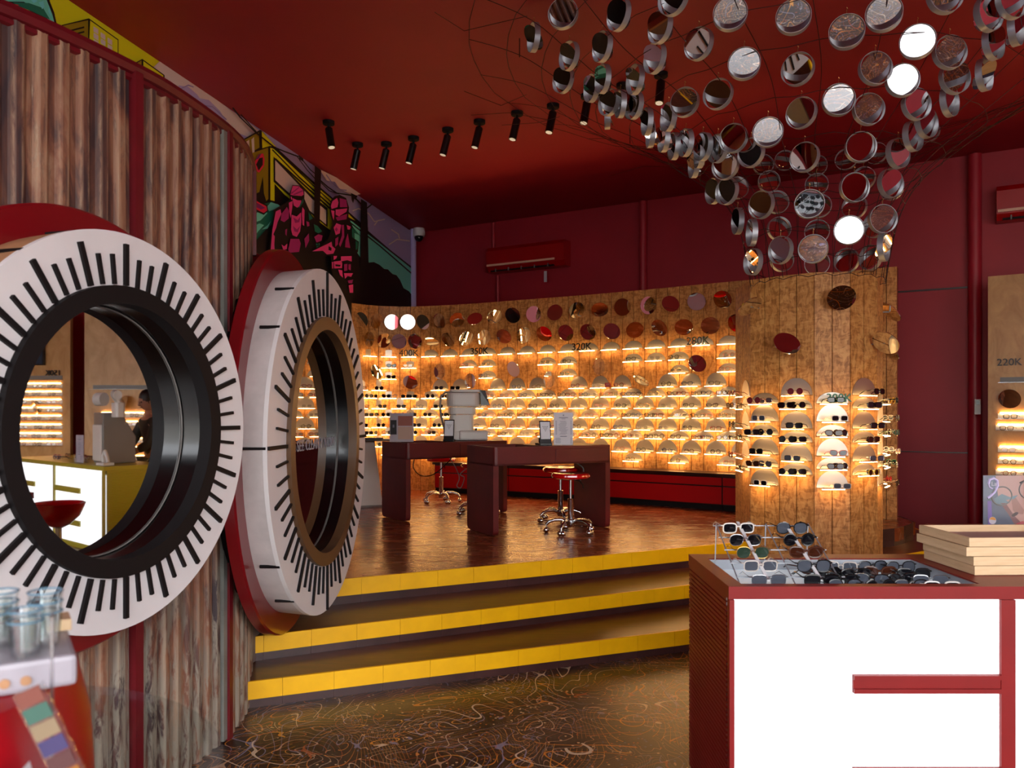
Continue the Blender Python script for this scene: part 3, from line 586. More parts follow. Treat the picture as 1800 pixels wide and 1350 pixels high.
# low rendered drum wall behind the second dial, with red and timber capping
LW = crom([(-1.40, 4.16), (-1.40, 4.5), (-1.42, 4.9), (-1.5, 5.3), (-1.72, 5.8), (-2.1, 6.3), (-2.9, 6.6)], 8)
low = empty('curved_low_wall', label='low grey-brown curved wall with red capping behind the second dial', cat='wall')
def ribbon(P, t, z0, z1, off=0):
    mb = MB(); n = len(P); vs = []
    for i, p in enumerate(P):
        a = Vector(P[max(0, i-1)]); b = Vector(P[min(n-1, i+1)]); d = (b-a).normalized(); nn = Vector((d.y, -d.x)); q = Vector(p[:2])+nn*off; q2 = q-nn*t
        vs += [(q.x, q.y, z0), (q.x, q.y, z1), (q2.x, q2.y, z1), (q2.x, q2.y, z0)]
    fs = [(i*4+k, i*4+(k+1) % 4, (i+1)*4+(k+1) % 4, (i+1)*4+k) for i in range(n-1) for k in range(4)]+[(0, 1, 2, 3), tuple((n-1)*4+k for k in (3, 2, 1, 0))]
    return mb.add(vs, fs)
ribbon(LW, .08, .14, 2.26).build('render', M['drum_wall'], low, True); ribbon(LW, .1, 2.26, 2.29, .01).build('timber_cap', M['tan_board'], low, True); ribbon(LW, .1, 2.29, 2.36, .014).build('red_cap', M['ring_red'], low, True)
def dial(name, c, phi, R, Rb, Ri, tdep, back, backoff, Rback, drum_m, rim_m, bphi, label, ticks_side):
    """c: centre of the face, phi: heading of the face plane from +Y, n points into the room"""
    n = Vector((math.cos(phi), -math.sin(phi), 0)); r = empty(name, c, 0, label, 'dial window')
    T = basis(n)
    def ring(r0, r1, z0, z1, seg=96): return [(r0, z0), (r1, z0), (r1, z1), (r0, z1), (r0, z0)]
    MB().lathe(ring(Rb-.01, R, -.02, 0), 96, 0, T, cap=False).build('white_face', M['white_paint'], r, True)
    n2 = Vector((math.cos(bphi), -math.sin(bphi), 0)); T2 = Matrix.Translation(-n*backoff) @ basis(n2)
    # drum side: joins the face circle to the backing circle
    seg = 96; vs = [T @ Vector((R*math.cos(2*PI*k/seg), R*math.sin(2*PI*k/seg), -.004)) for k in range(seg)]+[T2 @ Vector((R*.985*math.cos(2*PI*k/seg), R*.985*math.sin(2*PI*k/seg), 0)) for k in range(seg)]
    MB().add(vs, [(k, (k+1) % seg, seg+(k+1) % seg, seg+k) for k in range(seg)]).build('drum', drum_m, r, True)
    MB().lathe(ring(Ri, Rb, -.03, .022), 96, 0, T, cap=False).build('rim', rim_m, r, True)
    MB().lathe([(Ri, .02), (Ri+.001, -tdep), (Ri+.02, -tdep), (Ri+.02, .018)], 96, 0, T, cap=False).build('liner', M['black_gloss'], r, True)
    MB().tube([(T @ Vector(((Ri-.003)*math.cos(2*PI*k/64), (Ri-.003)*math.sin(2*PI*k/64), -tdep+.003))) for k in range(64)], .003, 5, True).build('bead', M['cream_dark'], r, True)
    MB().lathe([(Ri, -tdep-.004), (Ri, -tdep)], 96, 0, T).build('mirror', M['mirror'], r, False)
    MB().lathe([(Rback, -.055), (Rback, -.008), (Rback-.008, 0), (R*.9, 0)], 96, 0, T2, cap=False).build('red_backing', M['ring_red'], r, True)
    MB().lathe([(Rback-.1, -.055-back), (Rback-.1, -.05)], 64, 0, T2, cap=True).build('mount', M['black_matte'], r, True)
    cache = {}
    for k in range(60):
        long_ = k % 3 == 0; r0 = Rb+.004; r1 = R*(.946 if long_ else .885); card = k % 15 == 0
        if card: r1 = R*.995 if ticks_side else r1
        key = (long_, card)
        if key not in cache: cache[key] = MB().box(((r0+r1)/2, 0, .005), (r1-r0, .0165 if long_ else .0115, .012)).mesh('tick_mark', M['black_matte'])
        o = put('tick_mark', cache[key], r); o.matrix_local = T @ Matrix.Rotation(2*PI*k/60, 4, 'Z')
    if ticks_side:
        L = backoff*.8
        for k, full in ((9, 0), (15, 0), (21, 0), (24, 0), (30, 1), (36, 0), (39, 0), (45, 0), (51, 0), (0, 1)):
            f = 1 if full else .5; o = MB().box((R*.993+.004, 0, -.004-backoff*f/2), (.01, .012, backoff*f*.98)).build('side_tick', M['black_matte'], r); o.matrix_local = T @ Matrix.Rotation(2*PI*k/60, 4, 'Z')
    else:
        for k in range(0, 60, 3):
            o = MB().box((R*.993, 0, -.06), (.01, .016, .1)).build('side_tick', M['black_matte'], r); o.matrix_local = T @ Matrix.Rotation(2*PI*k/60, 4, 'Z')
    return r, T
d1, T1 = dial('dial_window', (-1.264, 2.6, 1.435), math.radians(16), .645, .471, .414, .11, .12, .17, .736, M['tan_board'], M['black_matte'], math.radians(16), 'giant white round dial window with black rim, nearer of the two on the rusty wall', False)
d2, T2_ = dial('dial_window', (-1.025, 4.4, 1.337), math.radians(2.5), .936, .68, .61, .10, .06, .19, 1.038, M['drum_grey'], M['brown_rim'], math.radians(-2), 'giant white round dial window with brown rim beside the steps', True)
tx = text('mirror_lettering', 'I CAN SEE CLEARLY NOW', .085, .001, mat('grey_vinyl_letters', (150, 150, 165), .5), d2, T2_ @ Matrix.Translation((0.02, -.05, -.094)), 'CENTER')
# ================================================================ CURVED DISPLAY WALL OF ORIENTED STRAND BOARD
WALL = crom([(-2.17, 10.45), (-1.84, 10.78), (-1.37, 10.87), (-.7, 10.66), (.08, 10.25), (1.0, 9.73), (1.62, 9.33), (2.05, 9.03), (2.53, 8.7), (3.2, 8.27), (3.8, 7.86)])
WS = arc(WALL); WZ = 2.93; SP = .2893; SX0 = .36
def wall_at(s):
    p, d = along(WALL, WS, s); return p, math.atan2(d.y, d.x), Vector((d.y, -d.x))
dw = empty('curved_display_wall', label='long curved wall of upright strand-board planks behind the lit shelves', cat='wall')
ribbon(WALL, .03, PZ, WZ-.01, -.028).build('backing', M['joint'], dw)
s = 0.0; ks = []
e0 = SX0-SP*1.5
edges = [x for x in [e0+i*SP/2 for i in range(0, 60)] if 0 < x < WS[-1]]; edges = [0]+edges+[WS[-1]]
def plank(parent, a, b, z0, z1, th=.026, gap=.0034):
    a, b = Vector(a), Vector(b); d = (b-a).normalized(); n = Vector((-d.y, d.x))*th; a2, b2 = a+d*gap, b-d*gap
    return MB().prism([tuple(a2), tuple(b2), tuple(b2+n), tuple(a2+n)], z0, z1).build('plank', M['osb'], parent)
for a, b in zip(edges, edges[1:]): plank(dw, wall_at(a)[0], wall_at(b-1e-5)[0], PZ, WZ)
# ---------------------------------------------------------------- shelf prototypes
def halfdisc(w_, h, n=22): return [(w_/2*math.cos(PI*i/n), h*math.sin(PI*i/n)) for i in range(n+1)]
def shelf_proto(name, w_, h, label, led=.2, ledm=None):
    r = empty(name, (0, 0, 0), 0, label, 'display shelf')
    MB().prism([(x, z) for x, z in halfdisc(w_, h)], 0, .004, 0, Matrix.Rotation(PI/2, 4, 'X')).build('mirror_half', M['satin'], r)
    MB().prism([(x*1.04, -z) for x, z in halfdisc(w_, .125)], -.006, -.001).build('glass_shelf', M['acrylic'], r)
    MB().box((-.012, -.055, -.0095), (led, .014, .0045)).build('light_strip', M['led'], r)
    return Proto(r)
BIG = shelf_proto('half_round_shelf', .236, .142, 'x'); SML = shelf_proto('half_round_shelf', .232, .09, 'x')
PBIG = shelf_proto('half_round_shelf', .243, .13, 'x', .17); PSML = shelf_proto('half_round_shelf', .243, .083, 'x', .2)
# ---------------------------------------------------------------- spectacles
def rim(style, sx):
    out = []
    for i in range(18):
        a = 2*PI*i/18; c, s_ = math.cos(a), math.sin(a)
        if style == 'round': x, z = .0235*c, .0235*s_
        else:
            e = .55 if style == 'square' else .75
            x = .0265*math.copysign(abs(c)**e, c); z = .0195*math.copysign(abs(s_)**e, s_)
            if style == 'cat': z += .004*max(0, c)+.002*(s_ > .2)
            if style == 'aviator': x *= 1-.18*(s_ < 0)*(-s_)*(1 if c < 0 else .4); z *= 1.15
        out.append((sx*(.0345+x), z))
    return out
def spec_bits(style, t):
    fr = MB(); l1 = MB(); l2 = MB(); t1 = MB(); t2 = MB(); zc = .0235 if style == 'round' else .0225
    for sx, lm in ((-1, l1), (1, l2)):
        R = rim(style, sx); fr.tube([(x, 0, z+zc) for x, z in R], t, 5, True)
        lm.prism([(x, z+zc) for x, z in R], -.0006, .0006, 0, Matrix.Rotation(PI/2, 4, 'X'))
    fr.tube([(-.011, 0, zc+.004), (0, -.002, zc+.008), (.011, 0, zc+.004)], t, 5)
    for sx, tm in ((-1, t1), (1, t2)):
        tm.tube([(sx*.060, 0, zc+.010), (sx*.069, .003, zc+.010), (sx*.070, .02, zc+.009), (sx*.068, .085, zc+.002), (sx*.066, .122, .003)], t*.9, 4)
    return fr, l1, l2, t1, t2
def spec_mesh(style, t, fm, lm):
    fr, l1, l2, t1, t2 = spec_bits(style, t); a = MB()
    for b, mi in ((fr, 0), (t1, 0), (t2, 0), (l1, 1), (l2, 1)): a.add(b.v, b.f, mi)
    return a.mesh('spectacles', [M[fm], M[lm]])
def spec_parts(style, t, fm, lm, name='sunglasses'):
    r = empty(name, (0, 0, 0), 0, 'x', 'sunglasses'); fr, l1, l2, t1, t2 = spec_bits(style, t)
    fr.build('frame', M[fm], r, True); l1.build('lens', M[lm], r); l2.build('lens', M[lm], r); t1.build('temple', M[fm], r, True); t2.build('temple', M[fm], r, True); return Proto(r)
CN = {'fr_black': 'black', 'fr_brown': 'brown', 'fr_clear': 'clear', 'fr_red': 'red', 'fr_blue': 'blue', 'fr_pink': 'pink', 'fr_green': 'green', 'fr_white': 'white', 'fr_gold': 'gold', 'fr_silver': 'silver', 'fr_yellow': 'yellow'}
SPECV = [(st, fm) for st in ('square', 'round', 'cat') for fm in ('fr_black', 'fr_brown', 'fr_clear', 'fr_red', 'fr_blue', 'fr_pink', 'fr_gold', 'fr_black')]
SPECM = {}
def wall_spec(p, rz, label, kind, sun=False, grp='spectacles on the curved display wall'):
    st, fm = kind; lm = 'lens_dark' if sun else 'lens_clear'
    if (st, fm, sun) not in SPECM: SPECM[(st, fm, sun)] = spec_mesh(st, 0.0032 if sun else .0022 if fm in ('fr_gold', 'fr_silver') else .0029, fm, lm)
    o = put('sunglasses' if sun else 'spectacles', SPECM[(st, fm, sun)], None, p, (0, 0, rz)); tag(o, label, 'sunglasses' if sun else 'spectacles', grp); return o
# ---------------------------------------------------------------- round tilting mirrors on the wall: (s along wall, height, aspect w, aspect h)
DISCS = [(0.18,2.714,0.73,0.95),(0.44,2.713,0.74,0.97),(0.68,2.707,0.98,1),(0.92,2.709,1,1),(1.15,2.705,0.82,0.97),(1.4,2.711,0.78,0.97),(1.67,2.715,0.96,0.92),(1.94,2.716,0.95,0.76),(2.24,2.729,0.9,0.9),(2.51,2.728,0.92,0.96),(2.81,2.725,0.91,1),(0.31,2.461,0.59,1),(0.56,2.454,0.82,0.97),(0.79,2.447,0.98,0.98),(1.03,2.446,0.9,0.98),(1.28,2.433,0.93,0.56),(1.53,2.456,0.81,0.89),(1.81,2.461,0.88,0.92),(2.08,2.464,0.83,0.98),(2.38,2.465,0.89,0.89),(2.67,2.467,0.84,0.99),(2.96,2.471,0.9,0.9),(3.11,2.728,0.93,0.96),(3.41,2.738,0.88,0.98),(3.72,2.725,1,0.8),(4.02,2.734,0.95,1),(4.35,2.73,0.87,1.0),(4.63,2.727,0.95,0.88),(4.94,2.728,0.99,0.96),(5.24,2.728,0.94,0.94),(5.48,2.746,0.78,0.9),(3.26,2.467,0.92,0.96),(3.56,2.462,0.91,0.94),(3.88,2.456,0.96,0.93),(4.18,2.455,0.98,0.91),(4.49,2.461,0.83,0.93),(4.79,2.451,1,0.88),(5.1,2.449,1,0.92),(5.4,2.459,0.93,0.96),(0.43,2.03,0.71,0.89),(1.4,2.033,0.71,1),(0.96,1.893,0.94,0.9),(1.87,1.897,0.69,1),(2.52,2.038,0.74,0.96),(3.03,1.897,0.69,1),(3.71,2.041,0.67,1),(4.26,1.855,0.65,0.68),(4.95,2.035,0.93,0.93),(5.47,1.893,0.78,0.96),(5.45,2.575,0.36,0.9)]
DM = MB().lathe([(.1025, -.002), (.1025, .002)], 28).mesh('mirror_disc', M['mirror']); STEM = MB().cyl((0, 0, 0), (0, -.085, 0), .006, 8).mesh('stem', M['steel'])
rnd = random.Random(4)
def round_mirror(p, rz, z, aw, ah, label, grp, out=.09, sy=None, sp=None):
    nrm_ = Vector((math.sin(rz), -math.cos(rz))); c = Vector((p[0], p[1], z))
    r = empty('round_mirror', c, rz, label, 'mirror', grp)
    st = put('stem', STEM, r); st.scale = (1, out/.09, 1)
    cen = c+Vector((nrm_.x, nrm_.y, 0))*out; tocam = (Vector((0, 0, 1.5))-cen).normalized()
    yaw = min(1.15, math.acos(max(.3, min(1, aw))))*(sy or rnd.choice((-1, 1))); pit = math.acos(max(.5, min(1, ah)))*(sp or rnd.choice((-1, -1, 1)))
    hx = Vector((0, 0, 1)).cross(tocam).normalized(); v = Matrix.Rotation(yaw, 4, 'Z') @ (Matrix.Rotation(-pit, 4, hx) @ tocam)
    d = put('mirror_disc', DM, r); d.matrix_local = Matrix.Rotation(-rz, 4, 'Z') @ Matrix.Translation(cen-c) @ basis(v); return r
rowsd = {}
for s_, z, aw, ah in DISCS: rowsd.setdefault('upper row' if z > 2.6 else 'second row' if z > 2.3 else 'low', []).append((s_, z, aw, ah))
for rn, L in rowsd.items():
    L.sort()
    for i, (s_, z, aw, ah) in enumerate(L):
        p, a, n_ = wall_at(s_)
        lab = f'round tilted mirror in the {"top" if rn=="upper row" else "second"} row above the shelves, {ORD[i+1]} from left' if rn != 'low' else f'round tilted mirror set among the lit shelves, {ORD[i+1]} such from left'
        round_mirror(p, a, z, aw, ah, lab if i+1 <= 20 else lab, 'round tilting mirrors on the curved wall')
def near_disc(s_, z, h): return any(abs(s_-d[0]) < .19 and z-.1 < d[1] < z+h+.05 for d in DISCS)
ROWS = [(2.246, 'A', 0), (2.094, 'A', 1), (1.943, 'A', 1), (1.79, 'B', 1), (1.683, 'A', 2), (1.544, 'B', 1), (1.433, 'A', 2), (1.29, 'B', 1), (1.19, 'A', 2), (1.03, 'B', 1), (.918, 'A', 1)]
rnd = random.Random(11); nspec = 0
for ri, (z, col, ng) in enumerate(ROWS):
    n = 0
    for k in range(-1, 20):
        s_ = SX0+SP*(k+(0 if col == 'A' else .5))
        if s_ < .14 or s_ > 5.62: continue
        if ri == 10 and k % 2 == 0: continue
        big = col == 'B'
        if ri > 0 and near_disc(s_, z, .14 if big else .09): continue
        n += 1; p, a, n_ = wall_at(s_)
        lab = f'lit half-round mirror shelf on the curved wall, {ORD[ri+1]} row down, {ORD[n]} from left'
        (BIG if big else SML).place((p.x, p.y, z), (0, 0, a), lab, 'half-round shelves on the curved wall')
        m_ = ng if not (ng == 2 and rnd.random() < .2) else 1
        for g in range(m_):
            if nspec >= 290: break
            sun = k < 5 and rnd.random() < .7; kind = (rnd.choice(('square', 'round', 'cat')), 'fr_black') if sun else rnd.choice(SPECV)
            ox = (rnd.uniform(-.03, .03) if m_ == 1 else (-.05, .045)[g]+rnd.uniform(-.01, .01)); oy = -.085+(.035 if g else 0)+rnd.uniform(-.01, .01)
            q = Matrix.Rotation(a, 3, 'Z') @ Vector((ox, oy, 0)); nspec += 1
            lab = f'{CN[kind[1]]} {kind[0]} {"sunglasses" if sun else "spectacles"}, {ORD[ri+1]} row down, shelf {ORD[n]} from left'+('' if m_ == 1 else (', left pair' if g == 0 else ', right pair'))
            wall_spec((p.x+q.x, p.y+q.y, z+.0005), a+rnd.uniform(-.25, .25), lab, kind, sun)
# price numerals on the top shelves
PB = mat('black_numerals', (18, 14, 12), .4)
def numeral(s_, z, body, label, m=PB, size=.125):
    p, a, n_ = wall_at(s_); o = text('price_numeral', body, size, .006, m, None, Matrix.Translation((p.x+n_.x*.10, p.y+n_.y*.10, z)) @ Matrix.Rotation(a, 4, 'Z') @ Matrix.Rotation(PI/2, 4, 'X'), 'CENTER'); tag(o, label, 'price sign'); return o
numeral(SX0+SP*2, 2.247, '400K', 'price numerals 400K standing on the top row shelf'); numeral(SX0+SP*5.72, 2.247, '350K', 'black price numerals 350K on the top row shelf')
numeral(SX0+SP*10.78, 2.247, '320K', 'black price numerals 320K on the top row shelf'); numeral(SX0+SP*15.9, 2.247, '280K', 'blue-white price numerals 280K on the top row shelf', mat('blue_white_numerals', (170, 200, 225), .15, .9))
# small red promotional card on one shelf
p, a, n_ = wall_at(SX0+SP*12); c = MB().box((0, 0, .025), (.075, .004, .05)).box((0, -.0025, .035), (.05, .001, .006), 1).box((0, -.0025, .018), (.06, .001, .005), 1).build('shelf_card', [mat('card_red', (206, 40, 30), .5), M['paper']], None, loc=(p.x+n_.x*.1, p.y+n_.y*.1, 1.79), rot=(0, 0, a)); tag(c, 'small red card with white print among the shelves', 'card')
# ---------------------------------------------------------------- low red cabinets along the wall foot
cab_s = [1.42, 2.55, 3.9, 5.3, 6.3]
wt = ribbon([tuple(wall_at(1.40+(6.3-1.40)*i/30)[0]) for i in range(31)], -.30, .80, .83, .0).build('worktop', M['cabinet_dark']); tag(wt, 'thin dark worktop over the low red cabinets', 'worktop')
for i, (a_, b_) in enumerate(zip(cab_s, cab_s[1:])):
    pts = [tuple(wall_at(a_+(b_-a_)*k/6)[0]) for k in range(7)]
    pm, am, nm = wall_at((a_+b_)/2); r = empty('low_cabinet', label=f'low dark red cabinet at the display wall foot, {ORD[i+1]} from left', cat='cabinet', group='low red cabinets'); 
    ribbon(pts, -.262, .49, .80).build('body', M['cabinet_dark'], r); ribbon(pts, -.24, PZ, .49).build('plinth', M['black_matte'], r)
    mid = (a_+b_)/2
    for z0, z1, nm_ in ((.50, .685, 'door'), (.70, .785, 'drawer')):
        for u0, u1 in ((a_+.008, b_-.008),):
            ribbon([tuple(wall_at(u0+(u1-u0)*k/6)[0]+wall_at(u0+(u1-u0)*k/6)[2]*.262) for k in range(7)], -.016, z0, z1).build(nm_, M['cabinet'], r)
# ================================================================ ROUNDED DISPLAY PILLAR
PP = [(1.95, 6.95), (1.93, 6.45), (2.102, 6.26), (2.31, 6.09), (2.588, 6.09), (2.843, 6.2), (2.99, 6.42), (3.0, 6.95)]
pl = empty('display_pillar', label='rounded strand-board pillar hung with lit sunglasses shelves', cat='pillar')
inner = [Vector(p) for p in PP]; cen = Vector((2.46, 6.6)); MB().prism([tuple(p+(cen-p).normalized()*.03) for p in inner], .13, 2.55).build('core', M['joint'], pl)
for a, b in zip(PP, PP[1:]):
    a, b = Vector(a), Vector(b); m_ = (a+b)/2; plank(pl, a, m_, .13, 2.563, .03); plank(pl, m_, b, .13, 2.563, .03)
FC = {'G': (0, 'left flank'), 'A': (1, 'first front face'), 'B': (2, 'second front face'), 'C': (3, 'middle front face'), 'D': (4, 'fourth front face'), 'E': (5, 'fifth front face'), 'F': (6, 'right flank')}
def facet(k, u=.5):
    a, b = Vector(PP[k]), Vector(PP[k+1]); d = (b-a).normalized(); return a+(b-a)*u, math.atan2(d.y, d.x), Vector((d.y, -d.x))
zA = [(1.563, 0), (1.425, 1), (1.313, 0), (1.163, 1), (1.063, 0), (.917, 1)]; zB = [(1.628, 1), (1.525, 0), (1.37, 1), (1.263, 0), (1.121, 1), (1.015, 0)]
SUN = [spec_parts(st, t, fm, lm) for st, t, fm, lm in (('square', .0034, 'fr_black', 'lens_dark'), ('round', .003, 'fr_black', 'lens_dark'), ('cat', .0032, 'fr_brown', 'lens_brown'), ('square', .003, 'fr_white', 'lens_dark'), ('square', .0026, 'fr_clear', 'lens_smoke'), ('round', .0026, 'fr_yellow', 'lens_brown'), ('aviator', .0014, 'fr_gold', 'lens_green'), ('aviator', .0014, 'fr_silver', 'lens_dark'), ('round', .002, 'fr_red', 'lens_pink'), ('cat', .0032, 'fr_pink', 'lens_smoke'), ('square', .0036, 'fr_green', 'lens_dark'), ('aviator', .0022, 'fr_black', 'lens_smoke'), ('square', .0016, 'fr_silver', 'lens_smoke'))]
SUNN = ['black square', 'black round', 'brown cat-eye', 'white-framed square', 'clear-framed square', 'yellow round', 'gold aviator', 'silver aviator', 'red-tinted round', 'pink cat-eye', 'green-framed square', 'black aviator', 'thin silver square']
choice = {'A': [8, 4, 0, 0, 2, 3], 'B': [8, 0, 0, 1, 12, 1], 'C': [10, 3, 2, 9, 2, 4], 'D': [0, 0, 0, 2, 12, 5], 'E': [0, 1, 10, 4, 7, 2], 'F': [5, 4, 12, 3, 10, 8], 'G': [8, 2, 1, 0, 8, 7]}
rnd = random.Random(5)
for key in 'GABCDEF':
    k, nm = FC[key]; p, a, n_ = facet(k, .5 if key not in 'GF' else (.72 if key == 'G' else .3))
    for i, (z, big) in enumerate(zB if key in 'BDG' else zA):
        (PBIG if big else PSML).place((p.x, p.y, z), (0, 0, a), f'lit half-round mirror shelf on the pillar\'s {nm}, {ORD[i+1]} from the top', 'half-round shelves on the pillar')
        two = not big
        for g in range(2 if two else 1):
            j = choice[key][i] if g == 0 else rnd.choice([0, 1, 2, 4, 7, 11, 12]); ox = (-.03 if g == 0 else .035)+rnd.uniform(-.008, .008) if two else rnd.uniform(-.01, .035); oy = -.125 if g == 0 else -.06
            q = Matrix.Rotation(a, 3, 'Z') @ Vector((ox, oy, 0))
            SUN[j].place((p.x+q.x, p.y+q.y, z+.0005), (0, 0, a+rnd.uniform(-.2, .25)), f'{SUNN[j]} sunglasses, pillar\'s {nm}, {ORD[i+1]} shelf from top'+('' if not two else (', front pair' if g == 0 else ', back pair')), 'sunglasses on the pillar')
p, a, n_ = facet(3); o = text('price_numeral', '300K', .09, .006, mat('dark_green_numerals', (14, 60, 40), .15, .6), None, Matrix.Translation((p.x+n_.x*.075+.02, p.y+n_.y*.075, 1.572)) @ Matrix.Rotation(a, 4, 'Z') @ Matrix.Rotation(PI/2, 4, 'X'), 'CENTER'); tag(o, 'dark green price numerals 300K on the pillar shelf', 'price sign')
for key, u, z, aw, ah, sy, sp, lab in (('A', .3, 2.33, .62, .72, 1, -1, 'tilted round mirror at the pillar\'s upper left edge'), ('C', .56, 2.35, .99, .88, 1, -1, 'large round mirror high on the pillar\'s middle face'), ('F', .3, 2.32, .45, .8, -1, -1, 'edge-on round mirror high on the pillar\'s right flank'), ('B', .4, 2.02, .92, .78, 1, 1, 'round mirror on the pillar above the second column of shelves'), ('D', .8, 2.02, .85, .82, -1, -1, 'round mirror on the pillar above the fourth column of shelves'), ('F', .35, 2.0, .4, .78, -1, -1, 'edge-on round mirror lower on the pillar\'s right flank')):
    p, a, n_ = facet(FC[key][0], u); round_mirror(p, a, z, aw, ah, lab, 'round tilting mirrors on the pillar', .13, sy, sp)
# ================================================================ FLAT PLYWOOD PANELS ON THE RIGHT
def panel(P1, P2, ztop, label, rows, price, psx, glabel, discs=(), seed=1, tv=False):
    P1, P2 = Vector(P1), Vector(P2); d = (P2-P1).normalized(); L = (P2-P1).length; a = math.atan2(d.y, d.x)
    r = empty('plywood_panel', (P1.x, P1.y, 0), a, label, 'panel'); MB().box((L/2, .03, ztop/2), (L, .06, ztop)).build('board', M['plywood'], r)
    Mx = Matrix.Translation((P1.x, P1.y, 0)) @ Matrix.Rotation(a, 4, 'Z'); rn = random.Random(seed)
    for i, (z, x0, x1, lit) in enumerate(rows):
        sh = empty('long_shelf', Mx @ Vector(((x0+x1)/2, 0, z)), a, f'straight acrylic eyewear shelf on the {glabel}, {ORD[i+1]} from top', 'display shelf', 'straight shelves on the '+glabel); w_ = x1-x0
        MB().box((0, -.05, 0), (w_, .10, .005)).build('ledge', M['acrylic'], sh); MB().box((0, -.004, .03), (w_-.02, .005, .055)).build('back_strip', M['cream_dark'] if not lit else M['white_plastic'], sh)
        if lit: MB().box((0, -.012, .064), (w_-.06, .012, .008)).build('light_strip', M['led'], sh)
        if lit:
            for g in range(int(w_/.2)):
                kind = rn.choice(SPECV); q = Mx @ Vector((x0+.12+g*.2+rn.uniform(-.02, .02), -.085, z+.003)); wall_spec(q, a+rn.uniform(-.2, .2), f'{CN[kind[1]]} {kind[0]} spectacles on the {glabel}, {ORD[i+1]} shelf, {ORD[g+1]} from left', kind, False, 'spectacles on the plywood panels')
    o = text('price_numeral', price, .105, .008, PB, None, Mx @ Matrix.Translation((psx, -.02, 1.98 if not tv else 1.99)) @ Matrix.Rotation(PI/2, 4, 'X'), 'LEFT'); tag(o, f'black price numerals {price} on the {glabel}', 'price sign')
    for x, z, aw in discs: q = Mx @ Vector((x, 0, 0)); round_mirror((q.x, q.y), a, z, aw, .95, f'round mirror on the {glabel}, '+('near its left edge' if x < .6 else 'toward its right edge'), 'round mirrors on the plywood panels')
    return Mx, a
Mx1, a1 = panel((5.05, 8.45), (6.78, 7.25), 2.93, 'tall varnished plywood display panel marked 220K', [(1.80, .1, 2.0, 0), (1.42, .08, 1.9, 1), (1.30, .06, 1.9, 1), (1.07, .08, 1.9, 1), (.95, .08, 1.9, 1), (.83, .06, 1.9, 1)], '220K', .08, 'plywood panel marked 220K', [(.2, 1.63, .98), (1.55, 1.62, .7)], 3)
Mx2, a2 = panel((6.95, 7.15), (8.3, 6.45), 2.93, 'second plywood display panel marked 150K beyond the frame edge', [(1.93, .1, 1.3, 0)]+[(z, .1, x, 1) for z, x in ((1.82, 1.3), (1.71, 1.3), (1.6, 1.2), (1.49, 1.3), (1.38, 1.3), (1.26, 1.2), (1.14, 1.3), (1.03, 1.3))], '150K', .12, 'plywood panel marked 150K', [(.45, 1.55, .5)], 4, True)
tv = empty('wall_screen', Mx2 @ Vector((.66, -.03, 2.12)), a2, 'dark wall-mounted advertising screen above the plywood shelves', 'screen'); MB().box((0, 0, .24), (.62, .05, .46)).build('bezel', M['black_plastic'], tv); MB().box((0, -.027, .24), (.59, .003, .43)).build('screen', mat('dark_screen', (24, 32, 44), .2, emit=.4), tv); text('screen_mark', ')', .2, .001, M['paper'], tv, Matrix.Translation((.12, -.03, .2)) @ Matrix.Rotation(PI/2, 4, 'X'))
# ================================================================ CONSULTATION TABLES
def rrect(w_, h, r, corners=(1, 1, 1, 1), n=5, x0=0, y0=0):
    out = []
    for (cx, cy_, a0), on in zip(((w_-r, h-r, 0), (r, h-r, 90), (r, r, 180), (w_-r, r, 270)), corners):
        if on: out += [(x0+cx+r*math.cos(math.radians(a0+90*i/n)), y0+cy_+r*math.sin(math.radians(a0+90*i/n))) for i in range(n+1)]
        else: out.append((x0+(w_ if a0 in (0, 270) else 0), y0+(h if a0 in (0, 90) else 0)))
    return out
def table(loc, ang, L, D, label):
    r = empty('consultation_table', loc, ang, label, 'table', 'dark red consultation tables'); H = .764
    # apron ring with an open tray at the left and a drawer at the right
    ap = MB(); t = .02
    outer = rrect(L, D, .03, n=4)
    ap.prism(outer, H-.16, H-.145)
    for i in range(len(outer)):
        a, b = outer[i], outer[(i+1) % len(outer)]; d = Vector((b[0]-a[0], b[1]-a[1])); l_ = d.length; d.normalize(); n = Vector((-d.y, d.x))*t
        ap.prism([a, b, (b[0]+n.x, b[1]+n.y), (a[0]+n.x, a[1]+n.y)], H-.16, H)
    ap.build('apron', M['table'], r, True)
    MB().box((L*.70, D/2, H-.008), (L*.56, D-.045, .016)).build('table_top', M['table'], r)
    tr = MB().box((L*.21, D/2, H-.1), (L*.38, D-.05, .012)); tr.build('tray_bottom', M['cabinet_dark'], r)
    MB().box((L*.42, D/2, H-.06), (.012, D-.045, .1)).build('tray_side', M['table'], r)
    MB().box((L*.73, -.003, H-.085), (L*.45, .008, .118)).build('drawer', M['table'], r, bevel=.002)
    for x in (.0, L-.05):
        pr = rrect(D-.04, H-.15, .045, (0, 0, 1, 1), 5)
        MB().prism(pr, 0, .05, 0, Matrix(((0, 0, 1, x), (1, 0, 0, .02), (0, 1, 0, .006), (0, 0, 0, 1)))).build('panel_leg', M['table'], r)
    return r
A1_ = math.radians(27.1); A2_ = math.radians(36)
table((-.15, 6.75, PZ), A1_, 1.19, .59, 'dark red consultation table nearest the steps, price card on its right')
table((-1.01, 7.66, PZ), A2_, 1.2, .55, 'dark red consultation table farther back, carrying the cream eye-test machine')
TZ = PZ+.764
